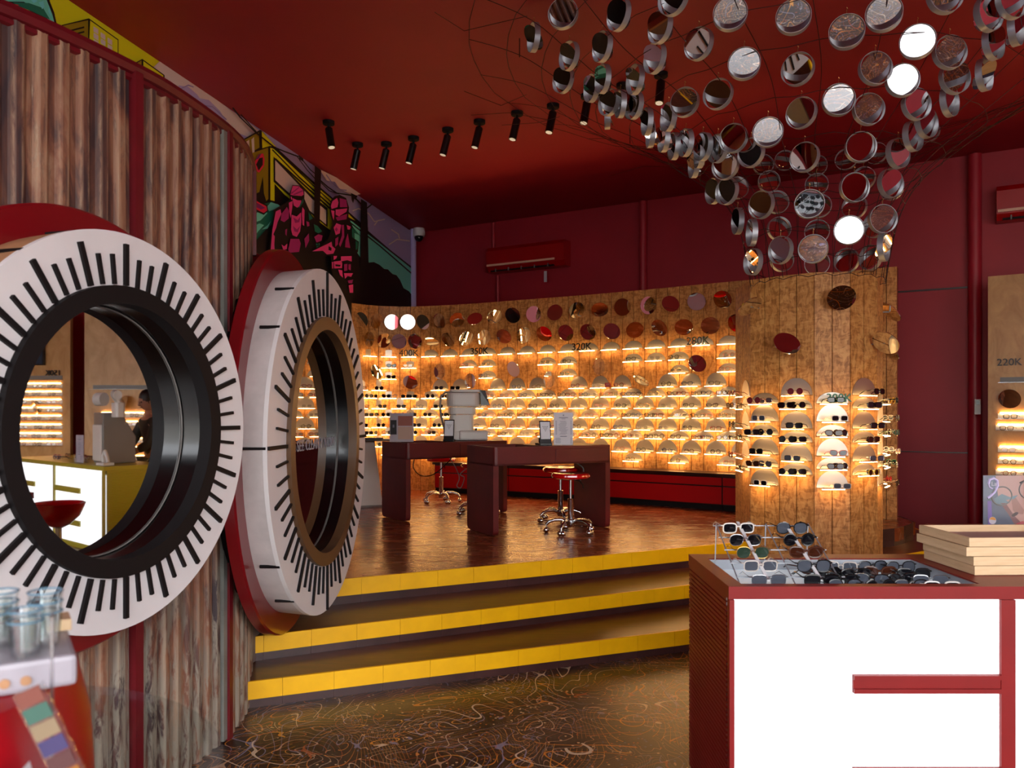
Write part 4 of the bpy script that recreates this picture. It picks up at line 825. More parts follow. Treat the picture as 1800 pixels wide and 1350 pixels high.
# stools
def stool_proto():
    r = empty('swivel_stool', (0, 0, 0), 0, 'x', 'stool')
    MB().lathe([(.02, .475), (.135, .478), (.165, .488), (.174, .502), (.172, .516), (.155, .528), (.08, .522), (1e-5, .519)], 32).build('seat', M['red_gloss'], r, True)
    MB().cyl((0, 0, .26), (0, 0, .478), .0135, 14).build('gas_piston', M['chrome'], r, True)
    MB().lathe([(.024, .115), (.026, .12), (.026, .295), (.028, .3), (.02, .304)], 18).build('outer_tube', M['chrome'], r, True)
    MB().lathe([(.028, .055), (.036, .07), (.034, .115), (.024, .125)], 18).build('hub', M['chrome'], r, True)
    MB().tube([(.03, 0, .47), (.09, .02, .455), (.12, .03, .42), (.125, .032, .39)], .006, 8).build('lever', M['black_plastic'], r, True)
    for k in range(5):
        a = 2*PI*k/5+.3; c, s_ = math.cos(a), math.sin(a)
        leg = MB().tube([(c*q, s_*q, z) for q, z in ((.03, .095), (.08, .118), (.14, .115), (.19, .098), (.215, .072))], .014, 10, rs=[.018, .016, .015, .015, .013]).build('leg', M['chrome'], r, True)
        ca = MB(); bx, by = c*.215, s_*.215; tx_, ty = -s_, c
        ca.ball((bx+tx_*.014, by+ty*.014, .026), .025, 12, 0, None, (1, 1, 1)); ca.ball((bx-tx_*.014, by-ty*.014, .026), .025, 12); ca.cyl((bx, by, .03), (bx, by, .075), .007, 8); ca.build('caster', M['chrome'], leg, True)
    return Proto(r)
ST = stool_proto()
for x, y, a, lab in ((.515, 7.0, .2, 'red swivel stool in front, by the near table\'s right leg'), (.47, 7.72, .75, 'red swivel stool just behind the front stool under the near table'), (-.83, 9.35, 1.1, 'red swivel stool under the farther table, before the cabinets'), (-.36, 8.28, .9, 'red swivel stool partly hidden behind the near table\'s left leg'), (-1.92, 9.95, .1, 'red swivel stool beside the second dial window, against the display wall')):
    ST.place((x, y, PZ), (0, 0, a), lab, 'red swivel stools')
# grey pedestal stand left of the far table
r = empty('pedestal_stand', (-1.62, 9.0, PZ), .35, 'pale grey tapered pedestal stand with thin dark top', 'stand')
MB().add([(-.14, -.12, 0), (.14, -.12, 0), (.14, .12, 0), (-.14, .12, 0), (-.06, -.05, .735), (.06, -.05, .735), (.06, .05, .735), (-.06, .05, .735)], [(0, 1, 5, 4), (1, 2, 6, 5), (2, 3, 7, 6), (3, 0, 4, 7), (0, 3, 2, 1), (4, 5, 6, 7)]).build('column', M['cream'], r, bevel=.006)
MB().box((-.05, 0, .749), (.62, .42, .022)).build('top', M['cabinet_dark'], r, bevel=.004); MB().box((0, 0, .01), (.31, .27, .02)).build('foot', M['cream_dark'], r)
r = empty('keyboard_tray', (-1.60, 8.9, PZ+.76), .4, 'dark flat keypad lying on the pedestal stand', 'keypad'); MB().box((0, 0, .008), (.3, .11, .016)).build('body', M['black_plastic'], r, bevel=.003)
def table_pt(loc, ang, x, y): v = Matrix.Rotation(ang, 3, 'Z') @ Vector((x, y, 0)); return (loc[0]+v.x, loc[1]+v.y)
# eye-test machine
mx, my = table_pt((-1.01, 7.66), A2_, .84, .30)
r = empty('autorefractor', (mx, my, TZ), .15, 'cream desktop eye-test machine on the farther table', 'machine')
MB().box((.09, -.02, .055), (.30, .26, .10)).build('joystick_deck', M['cream'], r, bevel=.02)
MB().box((-.06, .03, .05), (.2, .3, .09)).build('base', M['cream'], r, bevel=.015)
MB().prism(rrect(.25, .2, .05, n=4, x0=-.15, y0=-.08), .09, .27).build('column', M['cream'], r, bevel=.006)
MB().prism(rrect(.28, .24, .06, n=4, x0=-.16, y0=-.1), .275, .35).build('neck', M['cream'], r, bevel=.008)
MB().prism(rrect(.34, .27, .08, n=5, x0=-.18, y0=-.13), .355, .50).build('head', M['cream'], r, bevel=.02)
MB().prism(rrect(.33, .22, .05, n=4, x0=-.15, y0=-.1), .505, .535).build('top_cover', M['cream'], r, bevel=.008)
MB().add([(.17, -.10, .37), (.17, .10, .37), (.16, .10, .525), (.16, -.10, .525), (.265, -.09, .37), (.265, .09, .37), (.215, .09, .525), (.215, -.09, .525)], [(0, 3, 2, 1), (4, 5, 6, 7), (0, 1, 5, 4), (1, 2, 6, 5), (2, 3, 7, 6), (3, 0, 4, 7)]).build('face_shield', M['black_plastic'], r)
MB().tube([(-.12, -.05, .50), (-.2, -.05, .505), (-.245, -.05, .46), (-.255, -.05, .36), (-.245, -.05, .26), (-.22, -.05, .17), (-.20, -.03, .06)], .011, 10).build('forehead_bar', M['cream_dark'], r, True)
for x in (.1, .13): MB().lathe([(.01, -.0), (.012, .012)], 10).build('foot', M['chrome'], r, True, loc=(x, -.12, 0))
MB().cyl((.12, -.06, .1), (.12, -.06, .13), .014, 12).build('joystick', M['black_plastic'], r, True)
# phones on stands
def phone(loc, rz, label):
    r = empty('phone_stand', loc, rz, label, 'phone'); T = Matrix.Rotation(-.18, 4, 'X')
    MB().box((0, 0, .12), (.105, .012, .21), 0, T).build('body', M['black_plastic'], r, bevel=.003)
    s_ = MB().box((0, -.0065, .135), (.088, .002, .155), 0, T).build('screen', M['screen'], r)
    b = MB(); 
    for j in range(4):
        for k in range(4-j): b.box(((k-(3-j)/2)*.014, -.008, .17-j*.013), (.007, .001, .006), 0, T)
    o = b.build('test_letters', M['ink'], s_); o['kind'] = 'stuff'
    MB().box((0, .03, .012), (.11, .09, .024)).build('stand_foot', M['black_plastic'], r, bevel=.004)
    return r
x, y = table_pt((-.15, 6.75), A1_, .57, .12); phone((x, y, TZ), .25, 'black phone on a stand beside the price card, near table')
x, y = table_pt((-1.01, 7.66), A2_, .53, .1); phone((x, y, TZ), -.1, 'black phone on a stand before the eye-test machine')
x, y = table_pt((-.15, 6.75), A1_, .66, .3); r = empty('charging_dock', (x, y, TZ), A1_, 'small black charging dock behind the price card', 'dock'); MB().box((0, 0, .03), (.1, .06, .06)).build('body', M['black_plastic'], r, bevel=.005); MB().box((-.06, -.03, .008), (.06, .1, .016)).build('base', M['black_plastic'], r)
# acrylic price cards
def card(loc, rz, w_, h, label, kind):
    r = empty('acrylic_card_holder', loc, rz, label, 'sign'); MB().box((0, 0, h/2+.004), (w_, .004, h)).build('paper_card', M['paper'], r)
    MB().box((0, -.004, h/2), (w_+.006, .002, h+.008)).build('acrylic_sheet', M['card_acrylic'], r); MB().box((0, .02, .003), (w_+.006, .07, .005)).build('foot', M['acrylic'], r)
    b = MB(); rn = random.Random(7)
    if kind == 'list':
        for j in range(5): b.box((0, -.0052, h-.045-j*.0), (w_*.5, .0006, .003))
        b.box((0, -.0052, h-.022), (.010, .0006, .014)); b.box((0, -.0052, h-.042), (w_*.45, .0006, .004)); b.box((0, -.0052, h-.055), (w_*.2, .0006, .004))
        for j in range(13): b.box((-w_*.38, -.0052, h-.075-j*.0098), (w_*.08, .0006, .004)); b.box((rn.uniform(-.05, .02)*w_, -.0052, h-.075-j*.0098), (w_*rn.uniform(.3, .5), .0006, .003)); b.box((w_*.4, -.0052, h-.075-j*.0098), (w_*.07, .0006, .004))
        b.box((0, -.0052, h-.212), (w_*.35, .0006, .007))
        for j in range(6): b.box((-w_*.28, -.0052, h-.228-j*.0088), (w_*rn.uniform(.2, .34), .0006, .003)); b.box((w_*.4, -.0052, h-.228-j*.0088), (w_*.06, .0006, .004))
        o = b.build('printed_lines', M['print_grey'], r); o['kind'] = 'stuff'
    else:
        MB().box((-w_*.34, -.0056, h*.52), (w_*.26, .0008, h*.5)).build('printed_photo', M['ink'], r); MB().box((-w_*.34, -.0064, h*.56), (w_*.07, .0006, h*.1), 0, Matrix.Identity(4)).build('printed_emblem', M['print_grey'], r)
        MB().box((w_*.15, -.0056, h*.74), (w_*.6, .0008, h*.34)).build('printed_block', mat('print_rust', (150, 84, 70), .6), r); MB().box((w_*.15, -.0056, h*.32), (w_*.6, .0008, h*.44)).build('printed_block', mat('print_beige', (190, 158, 140), .6), r)
    return r
x, y = table_pt((-.15, 6.75), A1_, .74, .1); card((x, y, TZ), .0, .172, .292, 'tall printed price list in an acrylic stand on the near table', 'list')
x, y = table_pt((-1.01, 7.66), A2_, .06, .22); card((x, y, TZ), .05, .235, .285, 'printed leaflets in an acrylic stand at the farther table\'s left end', 'leaf')
# cables under the tables
def cable(pts, r_, label, m=M['cream_dark']):
    P = crom(pts, 6) if len(pts[0]) == 2 else [tuple(.5*(2*b+(c-a)*t+(2*a-5*b+4*c-d)*t*t+(3*b-a-3*c+d)*t**3) for a, b, c, d in zip(pts[max(i-1, 0)], pts[i], pts[i+1], pts[min(i+2, len(pts)-1)])) for i in range(len(pts)-1) for t in [k/6 for k in range(6)]]+[pts[-1]]
    o = MB().tube(P, r_, 6).build('cable', m, smooth=True); tag(o, label, 'cable'); return o
def tp3(loc, ang, x, y, z): a, b = table_pt(loc, ang, x, y); return (a, b, PZ+z)
F_ = ((-1.01, 7.66), A2_)
cable([tp3(*F_, .22, .25, .60), tp3(*F_, .21, .25, .5), tp3(*F_, .30, .25, .42), tp3(*F_, .45, .25, .43), tp3(*F_, .62, .25, .55), tp3(*F_, .66, .25, .6)], .005, 'dark looping cable hanging under the farther table', M['black_plastic'])
cable([tp3(*F_, .6, .2, .6), tp3(*F_, .68, .2, .48), tp3(*F_, .72, .2, .38), tp3(*F_, .69, .2, .30), tp3(*F_, .74, .2, .28), tp3(*F_, .78, .2, .38), tp3(*F_, .73, .2, .42), tp3(*F_, .84, .2, .5), tp3(*F_, .9, .2, .6)], .005, 'knotted grey cable hanging under the farther table')
N_ = ((-.15, 6.75), A1_)
cable([tp3(*N_, .93, .3, .6), tp3(*N_, 1.0, .3, .585), tp3(*N_, 1.07, .3, .54), tp3(*N_, 1.08, .3, .5)], .006, 'grey cable curling by the near table\'s right leg')
x, y, z = tp3(*N_, 1.045, .3, .455); o = MB().box((0, 0, 0), (.035, .03, .07)).build('plug', M['cream_dark'], loc=(x, y, z), rot=(0, .6, A1_), bevel=.004); tag(o, 'grey plug dangling by the near table\'s right leg', 'plug')
# ================================================================ FOREGROUND COUNTER WITH LIT FRONT
def lit_counter(name, loc, ang, W_, D, red, label, grp, zt=.9, hole=None, panels=((.018, .93), (.975, 1.89)), bars=((.6, .538), (.283, .22)), grp2='lit'):
    r = empty(name, loc, ang, label, 'counter'); m = M[red]
    if hole:
        (x0, x1, y0, y1) = hole; tp = MB()
        for c, s_ in ((((x0)/2, D/2), (x0, D)), (((x1+W_)/2, D/2), (W_-x1, D)), (((x0+x1)/2, y0/2), (x1-x0, y0)), (((x0+x1)/2, (y1+D)/2), (x1-x0, D-y1))): tp.box((c[0], c[1], zt-.022), (s_[0], s_[1], .044))
        tp.build('top', m, r)
        MB().box(((x0+x1)/2, (y0+y1)/2, zt-.048), (x1-x0-.012, y1-y0-.012, .008)).build('tray_floor', M['tray_light'], r)
        lp = MB(); lp.box((x0+.003, (y0+y1)/2, zt-.024), (.006, y1-y0, .04)).box((x1-.003, (y0+y1)/2, zt-.024), (.006, y1-y0, .04)).box(((x0+x1)/2, y0+.003, zt-.024), (x1-x0-.012, .006, .04)).box(((x0+x1)/2, y1-.003, zt-.024), (x1-x0-.012, .006, .04)); lp.build('tray_wall', M['steel'], r)
    else: MB().box((W_/2, D/2, zt-.022), (W_, D, .044)).build('top', m, r)
    body = MB().box((W_/2, D/2+.02, (zt-.09)/2), (W_-.04, D-.04, zt-.09)); body.build('carcass', M['white_plastic'], r)
    # ribbed flank
    rb = MB(); n = int((zt-.05)/.0175); vs = []; fs = []
    for k in range(n):
        z0 = .02+k*.0175; b = len(vs); vs += [(.006, .03, z0), (.006, D-.01, z0), (-.0, D-.01, z0+.002), (-.0, .03, z0+.002), (-.0, .03, z0+.0135), (-.0, D-.01, z0+.0135), (.006, D-.01, z0+.0155), (.006, .03, z0+.0155)]
        fs += [(b, b+1, b+2, b+3), (b+3, b+2, b+5, b+4), (b+4, b+5, b+6, b+7)]
        if k < n-1: fs.append((b+7, b+6, b+9, b+8))
    rb.add(vs, fs); rb.build('ribbed_flank', m, r)
    MB().box((W_-.01, D/2, zt/2-.02), (.02, D, zt-.04)).build('flank', m, r)
    last = 0
    for i, (a, b) in enumerate(panels):
        MB().box((last/2+a/2, .004, (zt-.044)/2), (a-last, .03, zt-.044)).build('front_post', m, r); last = b
        MB().box(((a+b)/2, .008, (zt-.04)/2+.03), (b-a, .012, zt-.10)).build('lit_front', M['lightbox'], r)
        for z1, z0 in bars:
            h = MB().box(((a+b)/2+(b-a)*.223, -.002, (z0+z1)/2), ((b-a)*.553, .012, z1-z0)).box(((a+b)/2+(b-a)*.223, -.011, z1-.008), ((b-a)*.553, .012, .015)).box(((a+b)/2+(b-a)*.223, -.011, z0+.008), ((b-a)*.553, .012, .015)); h.build('drawer_pull', m, r)
    MB().box(((last+W_)/2, .004, (zt-.044)/2), (W_-last, .03, zt-.044)).build('front_post', m, r)
    MB().box((W_/2, .02, .03), (W_, .02, .06)).build('kick_board', m, r)
    return r
CX0, CY0 = .742, 2.727
lit_counter('display_counter', (CX0, CY0, 0), 0, 2.1, .62, 'counter_red', 'red display counter with glowing white front and sunken sunglasses tray', None, .9, (.055, .885, .045, .52), ((.017, .927), (.976, 1.886)))
rk = empty('sunglasses_rack', (CX0+.12, CY0+.08, .857), 0, 'clear sloping rod rack holding two columns of sunglasses', 'rack')
for k in range(5):
    yy = .04+k*.085; zz = .045+k*.034
    MB().tube([(-.05, yy+.03, zz), (.34, yy+.03, zz)], .0025, 6).build('rod', M['steel'], rk, True)
for x in (-.04, .16, .33): MB().tube([(x, .03, 0), (x, .40, .19), (x, .42, 0)], .0025, 6).build('side_wire', M['steel'], rk, True)
for x in (.055, .245): MB().box((0, 0, 0), (.012, .42, .004), 0, Matrix.Translation((x, .235, .115)) @ Matrix.Rotation(math.atan(.4), 4, 'X')).build('centre_strip', M['white_plastic'], rk)
for col, (xc, js) in enumerate(((.175, (4, 7, 12, 10, 3)), (.365, (1, 7, 0, 11, 11)))):
    js = ((12, 4, 6, 7, 3), (0, 11, 2, 1, 11))[col]
    for k in range(5):
        j = js[k]; SUN[j].place((CX0+xc+.003*k*(1 if col else -1), CY0+.12+k*.085, .875+k*.034), (math.radians(8), 0, rnd.uniform(-.06, .06)), f'{SUNN[j]} sunglasses on the counter rack, {"left" if col == 0 else "right"} column, {ORD[k+1]} from the front', 'sunglasses on the counter rack')
rnd = random.Random(21)
TRW = ['front', 'second', 'third', 'back']
for row, (yy, xs) in enumerate(((.10, (.45, .56, .67, .78)), (.21, (.47, .585, .69, .79)), (.32, (.46, .57, .68, .79)), (.44, (.46, .575, .69, .80)))):
    for i, x in enumerate(xs):
        j = (11, 1, 11, 3, 0, 11, 0, 12, 1, 0, 2, 0, 2, 4, 11, 11)[row*4+i]; p_ = [0, 0, .1]
        SUN[j].place((CX0+x+rnd.uniform(-.01, .01), CY0+yy+rnd.uniform(-.02, .02), .857), (0, 0, rnd.uniform(-.3, .3)), f'{SUNN[j]} sunglasses lying in the counter tray, {TRW[row]} row, {ORD[i+1]} from left', 'sunglasses in the counter tray')
# stacked shallow wooden trays
TRX, TRY = 1.689, 2.907
for k in range(4):
    dx = (0, -.004, -.03, -.02)[k]; r = empty('wooden_tray', (TRX+dx, TRY, .901+k*.0345), math.radians(2.0), ['lowest', 'second', 'third', 'topmost'][k]+' pale wooden tray of the stack on the red counter', 'tray', 'stacked wooden trays')
    L, D, H = .46, .335, .0335
    MB().box((L/2, D/2, .004), (L-.01, D-.01, .006)).build('bottom', M['tan_board'] if k < 3 else mat('tray_lining', (168, 132, 124), .8), r)
    for c, s_ in (((L/2, .006), (L, .012)), ((L/2, D-.006), (L, .012)), ((.006, D/2), (.012, D-.024)), ((L-.006, D/2), (.012, D-.024))): MB().box((c[0], c[1], H/2+.0005), (s_[0], s_[1], H-.001)).build('side', M['pale_wood'], r)
# rear counter with the poster
lit_counter('display_counter', (2.2, 3.75, 0), 0, 1.2, .5, 'counter_red', 'second red counter behind, bearing the portrait poster', None, .9, None, ((.02, .58), (.62, 1.18)))
ps = empty('poster_stand', (2.31, 3.9, .9), 0, 'acrylic stand holding a portrait poster of a face with glasses', 'poster'); PW, PH = .42, .285
MB().box((PW/2, .006, PH/2), (PW, .003, PH)).build('poster_sheet', mat('poster_backdrop', (96, 104, 118), .5, noise=.15, scale=12), ps); MB().box((PW/2, 0, PH/2), (PW+.006, .003, PH+.006)).build('acrylic_sheet', M['card_acrylic'], ps); MB().box((PW/2, .03, .003), (PW, .09, .005)).build('foot', M['acrylic'], ps)
def flat(name, pts, m, yo): 
    b = MB(); tri = tessellate_polygon([[Vector((x, z, 0)) for x, z in pts]]); b.add([(x, yo, z) for x, z in pts], tri); return b.build(name, m, ps)
def ell(cx, cz, a, b, rot=0, n=20, t0=0, t1=360): return [(cx+a*math.cos(math.radians(t0+(t1-t0)*i/n))*math.cos(rot)-b*math.sin(math.radians(t0+(t1-t0)*i/n))*math.sin(rot), cz+a*math.cos(math.radians(t0+(t1-t0)*i/n))*math.sin(rot)+b*math.sin(math.radians(t0+(t1-t0)*i/n))*math.cos(rot)) for i in range(n)]
flat('printed_face', [(.06, .285), (.42, .285), (.42, 0), (.22, 0), (.16, .04), (.12, .10), (.075, .16)], mat('print_skin', (188, 146, 132), .5), .0038)
flat('printed_shade', [(.075, .16), (.11, .15), (.15, .09), (.19, .05), (.25, 0), (.2, 0), (.15, .05), (.12, .10)], mat('print_skin_dark', (128, 92, 88), .5), .0034)
flat('printed_nose', [(.135, .18), (.16, .175), (.2, .115), (.195, .095), (.16, .098), (.145, .115)], mat('print_skin_mid', (160, 118, 106), .5), .0032); flat('printed_nostril', ell(.155, .095, .018, .008, .5), mat('print_shadow', (60, 44, 44), .5), .0030)
flat('printed_lips', [(.16, .05), (.19, .062), (.21, .058), (.25, .066), (.24, .04), (.21, .025), (.18, .03)], mat('print_lips', (172, 74, 78), .5), .0030)
for nm_, c, a, b in (('lens', (.09, .185), .05, .045), ('lens', (.235, .22), .06, .05)): 
    o = MB().tube([(x, .0028, z) for x, z in ell(c[0], c[1], a, b, .25, 28)], .0035, 5, True).build('printed_frame', M['cream_dark'], ps)
flat('printed_eye', ell(.235, .225, .034, .014, .2), mat('print_eye', (214, 204, 204), .5), .0028); flat('printed_iris', ell(.235, .226, .012, .013), M['ink'], .0026); flat('printed_brow', [(.18, .245), (.24, .268), (.3, .262), (.3, .27), (.23, .277), (.175, .252)], M['ink'], .0026)
flat('printed_splash', [(.05, .17), (.09, .195), (.13, .18), (.17, .19), (.15, .17), (.11, .165), (.13, .15), (.08, .15), (.1, .14), (.06, .15)], mat('print_splash', (110, 134, 140), .4), .0026)
rib = [(.02+.045*(1-math.cos(t)), .235+.03*math.sin(t)) for t in [PI*k/10 for k in range(11)]]
MB().tube([(.025, .0028, .245), (.03, .0028, .265), (.05, .0028, .272), (.068, .0028, .26), (.07, .0028, .235), (.055, .0028, .205), (.035, .0028, .185), (.02, .0028, .175)], .0065, 6).build('printed_ribbon', mat('print_lavender', (196, 184, 222), .4), ps, True)
MB().tube([(.025, .0028, .245), (.03, .0028, .228), (.045, .0028, .22)], .004, 6).build('printed_ribbon', bpy.data.materials['print_lavender'], ps, True)
flat('printed_column', [(.02, .16), (.04, .16), (.045, .0), (.025, .0)], mat('print_violet', (120, 96, 160), .5), .0032); flat('printed_seal', ell(.045, .065, .018, .018), M['paper'], .0026); flat('printed_seal_top', ell(.045, .066, .016, .016, 0, 12, 0, 180), mat('print_orange', (220, 150, 60), .5), .0024)
text('printed_mark', 'La', .03, .0005, M['paper'], ps, Matrix.Translation((.038, .0022, .235)) @ Matrix.Rotation(PI/2, 4, 'X'))
# ================================================================ WIRE FUNNEL OF HANGING MIRRORS
FX, FY = 2.41, 6.3; PROF = [(2.5, .5), (2.7, .53), (3.0, .6), (3.25, .74), (3.45, .97), (3.74, 1.37), (3.94, 1.74), (4.12, 2.02), (4.3, 2.35), (4.42, 2.75)]
wf = empty('wire_funnel', (FX, FY, 0), 0, 'large rusty wire funnel net hanging from the maroon ceiling', 'chandelier'); rnd = random.Random(9)
PR = crom(PROF, 4); NM = 26
for k in range(NM):
    a = 2*PI*k/NM; MB().tube([(r_*math.cos(a+.02*math.sin(z*9)), r_*math.sin(a+.02*math.sin(z*9)), z) for z, r_ in PR], .0026, 4).build('wire', M['wire'], wf)
for i, (z, r_) in enumerate(PR):
    if i % 3 == 0: MB().tube([(r_*math.cos(2*PI*k/52), r_*math.sin(2*PI*k/52), z+.012*math.sin(k*2.1)) for k in range(52)], .0026, 4, True).build('wire_ring', M['wire'], wf)
for k in range(22):
    a = rnd.uniform(0, 2*PI); r0 = rnd.uniform(2.2, 2.6); b = a+rnd.uniform(-.2, .2); MB().tube([(r0*math.cos(a), r0*math.sin(a), 4.22), ((r0+.35)*math.cos(b), (r0+.35)*math.sin(b), 4.3), ((r0+.6)*math.cos(b+.1), (r0+.6)*math.sin(b+.1), 4.3+rnd.uniform(-.1, .08))], .0022, 4).build('loose_wire', M['wire'], wf)
for k in range(6): a = 2*PI*k/6; MB().tube([(2.35*math.cos(a), 2.35*math.sin(a), 4.3), (2.35*math.cos(a), 2.35*math.sin(a), 4.45)], .004, 4).build('hanger', M['wire'], wf)
CH = [(0.35,5.45,4.22,-108,0),(0.7,5.22,4.1,-149,0),(0.16,5.88,4.26,-164,0),(0.63,5.55,4.04,-154,0),(0.96,5.16,3.99,-151,0),(0.42,5.85,4.11,-148,0),(1.0,4.94,4.06,-136,0),(1.34,4.89,3.94,-105,0),(1.21,5.16,3.88,-140,0),(0.97,5.41,3.9,-153,0),(0.4,6.22,4.09,-140,0),(0.61,6.09,3.97,-159,0),(0.67,5.87,3.95,-162,0),(0.88,5.69,3.87,-160,0),(0.75,6.16,3.89,-144,0),(0.92,6.01,3.81,-155,0),(1.51,5.18,3.76,-106,0),(1.41,5.45,3.67,-128,0),(1.23,5.67,3.7,-124,0),(1.16,5.9,3.68,-165,0),(1.18,6.19,3.62,-173,0),(1.26,6.19,3.56,-174,0),(1.43,6.07,3.46,-179,0),(1.43,6.26,3.44,-177,0),(1.59,5.72,3.46,-129,0),(1.6,5.97,3.34,-131,0),(1.78,5.54,3.44,-108,0),(1.7,4.81,3.88,-109,0),(2.03,4.83,3.8,-113,0),(2.2,4.71,3.85,-115,0),(2.5,4.6,3.9,-87,0),(2.48,4.87,3.76,-117,0),(1.83,5.1,3.69,-130,0),(2.72,4.95,3.73,-87,0),(2.29,5.02,3.66,-89,0),(2.83,4.73,3.86,-68,0),(2.94,4.68,3.91,-77,0),(2.98,4.93,3.78,-57,0),(3.08,4.87,3.84,-47,0),(2.49,5.08,3.61,-95,0),(2.84,5.11,3.64,-79,0),(3.06,5.16,3.68,-50,0),(1.94,5.34,3.5,-136,0),(2.14,5.22,3.54,-98,0),(2.35,5.25,3.49,-88,0),(2.66,5.24,3.52,-76,0),(2.89,5.26,3.55,-52,0),(2.8,5.38,3.45,-61,0),(2.74,5.44,3.38,-55,0),(2.39,5.46,3.31,-95,0),(2.05,5.58,3.28,-136,0),(2.68,5.53,3.29,-63,0),(2.42,5.63,3.08,-87,0),(2.69,5.66,3.12,-70,0),(1.62,6.4,3.27,-164,0),(1.67,6.19,3.21,-147,0),(1.78,6.28,3.0,-178,0),(1.86,5.94,3.04,-144,0),(1.84,6.11,2.87,-182,0),(1.87,6.18,2.66,-163,0),(2.0,5.93,2.7,-150,0),(2.14,5.73,2.99,-110,0),(2.19,5.79,2.68,-122,0),(2.42,5.72,2.8,-113,0),(2.68,5.76,2.89,-87,0),(2.72,5.83,2.7,-39,0),(0.77,6.42,3.88,176,1),(0.83,6.09,3.85,-172,1),(1.04,6.13,3.73,-173,1),(1.09,6.27,3.68,-179,1),(4.31,8.23,4.39,46,1),(2.6,8.24,4.05,84,1),(2.84,8.29,4.11,78,1),(2.47,7.66,3.71,87,1),(2.41,7.24,3.4,90,1),(2.34,6.98,3.1,95,1),(2.85,7.45,3.62,69,1),(3.05,7.98,3.96,69,1),(2.74,7.1,3.33,68,1),(2.65,6.92,3.06,69,1),(2.62,6.84,2.77,69,1),(2.33,6.88,2.81,98,1),(2.82,6.71,2.77,45,1),(2.94,6.53,2.76,24,1),(2.95,6.86,3.26,46,1),(3.0,6.59,3.04,27,1),(3.33,7.94,4.01,61,1),(3.57,7.81,4.03,52,1),(3.2,7.25,3.62,50,1),(3.23,6.77,3.4,30,1),(1.72,5.73,3.36,-141,1),(1.32,6.05,3.54,-167,1),(1.43,5.96,3.48,-161,1),(2.11,7.45,3.59,104,1),(1.52,5.88,3.44,-155,1)]
HOOP = MB().lathe([(.1, -.021), (.1035, -.021), (.1035, .021), (.1, .021), (.1, -.021)], 40, cap=False).mesh('hoop', M['steel'], True)
HD = MB().lathe([(.0965, -.0015), (.0965, .0015)], 36).mesh('mirror_disc', M['mirror']); HK = MB().tube([(0, 0, .1), (0, 0, .135), (.006, 0, .142), (0, 0, .15)], .0022, 5).mesh('hook', M['brass'])
tiers = {}
for c in CH: tiers.setdefault((c[4], min(9, int((c[2]-2.6)/.17))), []).append(c)
rnd = random.Random(3)
for (side, tr), L in sorted(tiers.items()):
    L.sort(key=lambda c: c[0]/c[1])
    for i, (x, y, z, deg, sd) in enumerate(L):
        a = math.radians(deg); r = empty('hooped_mirror', (x, y, z), 0, f'steel-hooped mirror on the funnel\'s {"near" if side == 0 else "far"} side, {ORD[tr+1]} tier from bottom, {ORD[i+1]} from left', 'mirror', 'hooped mirrors on the wire funnel')
        n = Vector((math.cos(a), math.sin(a), 0)); T = basis(n)
        h = put('hoop', HOOP, r); h.matrix_local = T; put('hook', HK, r)
        t1_, t2_ = rnd.uniform(-.2, .2), -(rnd.uniform(.5, .74) if z > 3.6 else rnd.uniform(.24, .5))
        if (x, y) in ((2.48, 4.87), (2.49, 5.08), (2.42, 5.72)): t1_, t2_ = 0, (-.17 if y > 5.5 else -.33)
        d = put('mirror_disc', HD, r); d.matrix_local = T @ Matrix.Rotation(t1_, 4, 'Y') @ Matrix.Rotation(-t2_, 4, 'X')
# ================================================================ CEILING SPOTLIGHTS
def spot_proto():
    r = empty('ceiling_spotlight', (0, 0, 0), 0, 'x', 'spotlight'); MB().lathe([(.055, -.035), (.06, -.03), (.06, 0)], 24).build('canopy', M['black_matte'], r, True)
    MB().cyl((0, 0, -.03), (0, 0, -.075), .012, 10).build('arm', M['black_matte'], r, True)
    T = Matrix.Translation((0, 0, -.07)) @ Matrix.Rotation(.22, 4, 'Y') @ Matrix.Rotation(.1, 4, 'X')
    MB().lathe([(.032, -.215), (.038, -.215), (.038, -.01), (.03, 0)], 24, 0, T).build('barrel', M['black_plastic'], r, True)
    MB().lathe([(.031, -.2165), (.031, -.2155)], 20, 0, T).build('lamp_face', M['lamp'], r); return Proto(r)
SPT = spot_proto()
for i, (px, Y) in enumerate(((-1.865, 8.1), (-1.70, 8.77), (-1.38, 8.75), (-1.06, 8.57), (-.67, 8.31), (-.33, 8.08), (.05, 7.85), (.395, 7.66), (.70, 7.42), (1.0, 7.18), (1.3, 6.95))):
    SPT.place((px, Y, ZC), (0, 0, (PI*.9 if i == 0 else 0)+.15*i), f'black cylindrical ceiling spotlight, {ORD[i+1]} from left in the curved row', 'black ceiling spotlights')
# ================================================================ YELLOW COUNTER AND THINGS SEEN IN THE NEARER DIAL'S MIRROR
yc = lit_counter('yellow_counter', (4.10, 5.92, 0), math.atan2(.42, 2.9), 2.7, .68, 'counter_yellow', 'yellow counter with glowing white front, seen in the dial mirror', None, .92, None, ((.02, 1.28), (1.33, 2.6)), ((.66, .6), (.3, .24)))
YA = math.atan2(.42, 2.9)
def yp(x, y): v = Matrix.Rotation(YA, 3, 'Z') @ Vector((x, y, 0)); return (4.10+v.x, 5.92+v.y)
x, y = yp(.62, .38); r = empty('lens_meter', (x, y, .92), YA+.1, 'grey lens-testing machine on the yellow counter', 'machine'); r.scale = (1.45, 1.1, 1.35)
prof = [(-.16, 0), (.16, 0), (.16, .22), (.02, .42), (-.16, .42)]
MB().prism(prof, -.11, .11, 0, Matrix(((0, 0, 1, 0), (1, 0, 0, 0), (0, 1, 0, 0), (0, 0, 0, 1))) @ Matrix.Identity(4)).build('body', M['cream_dark'], r, bevel=.012)
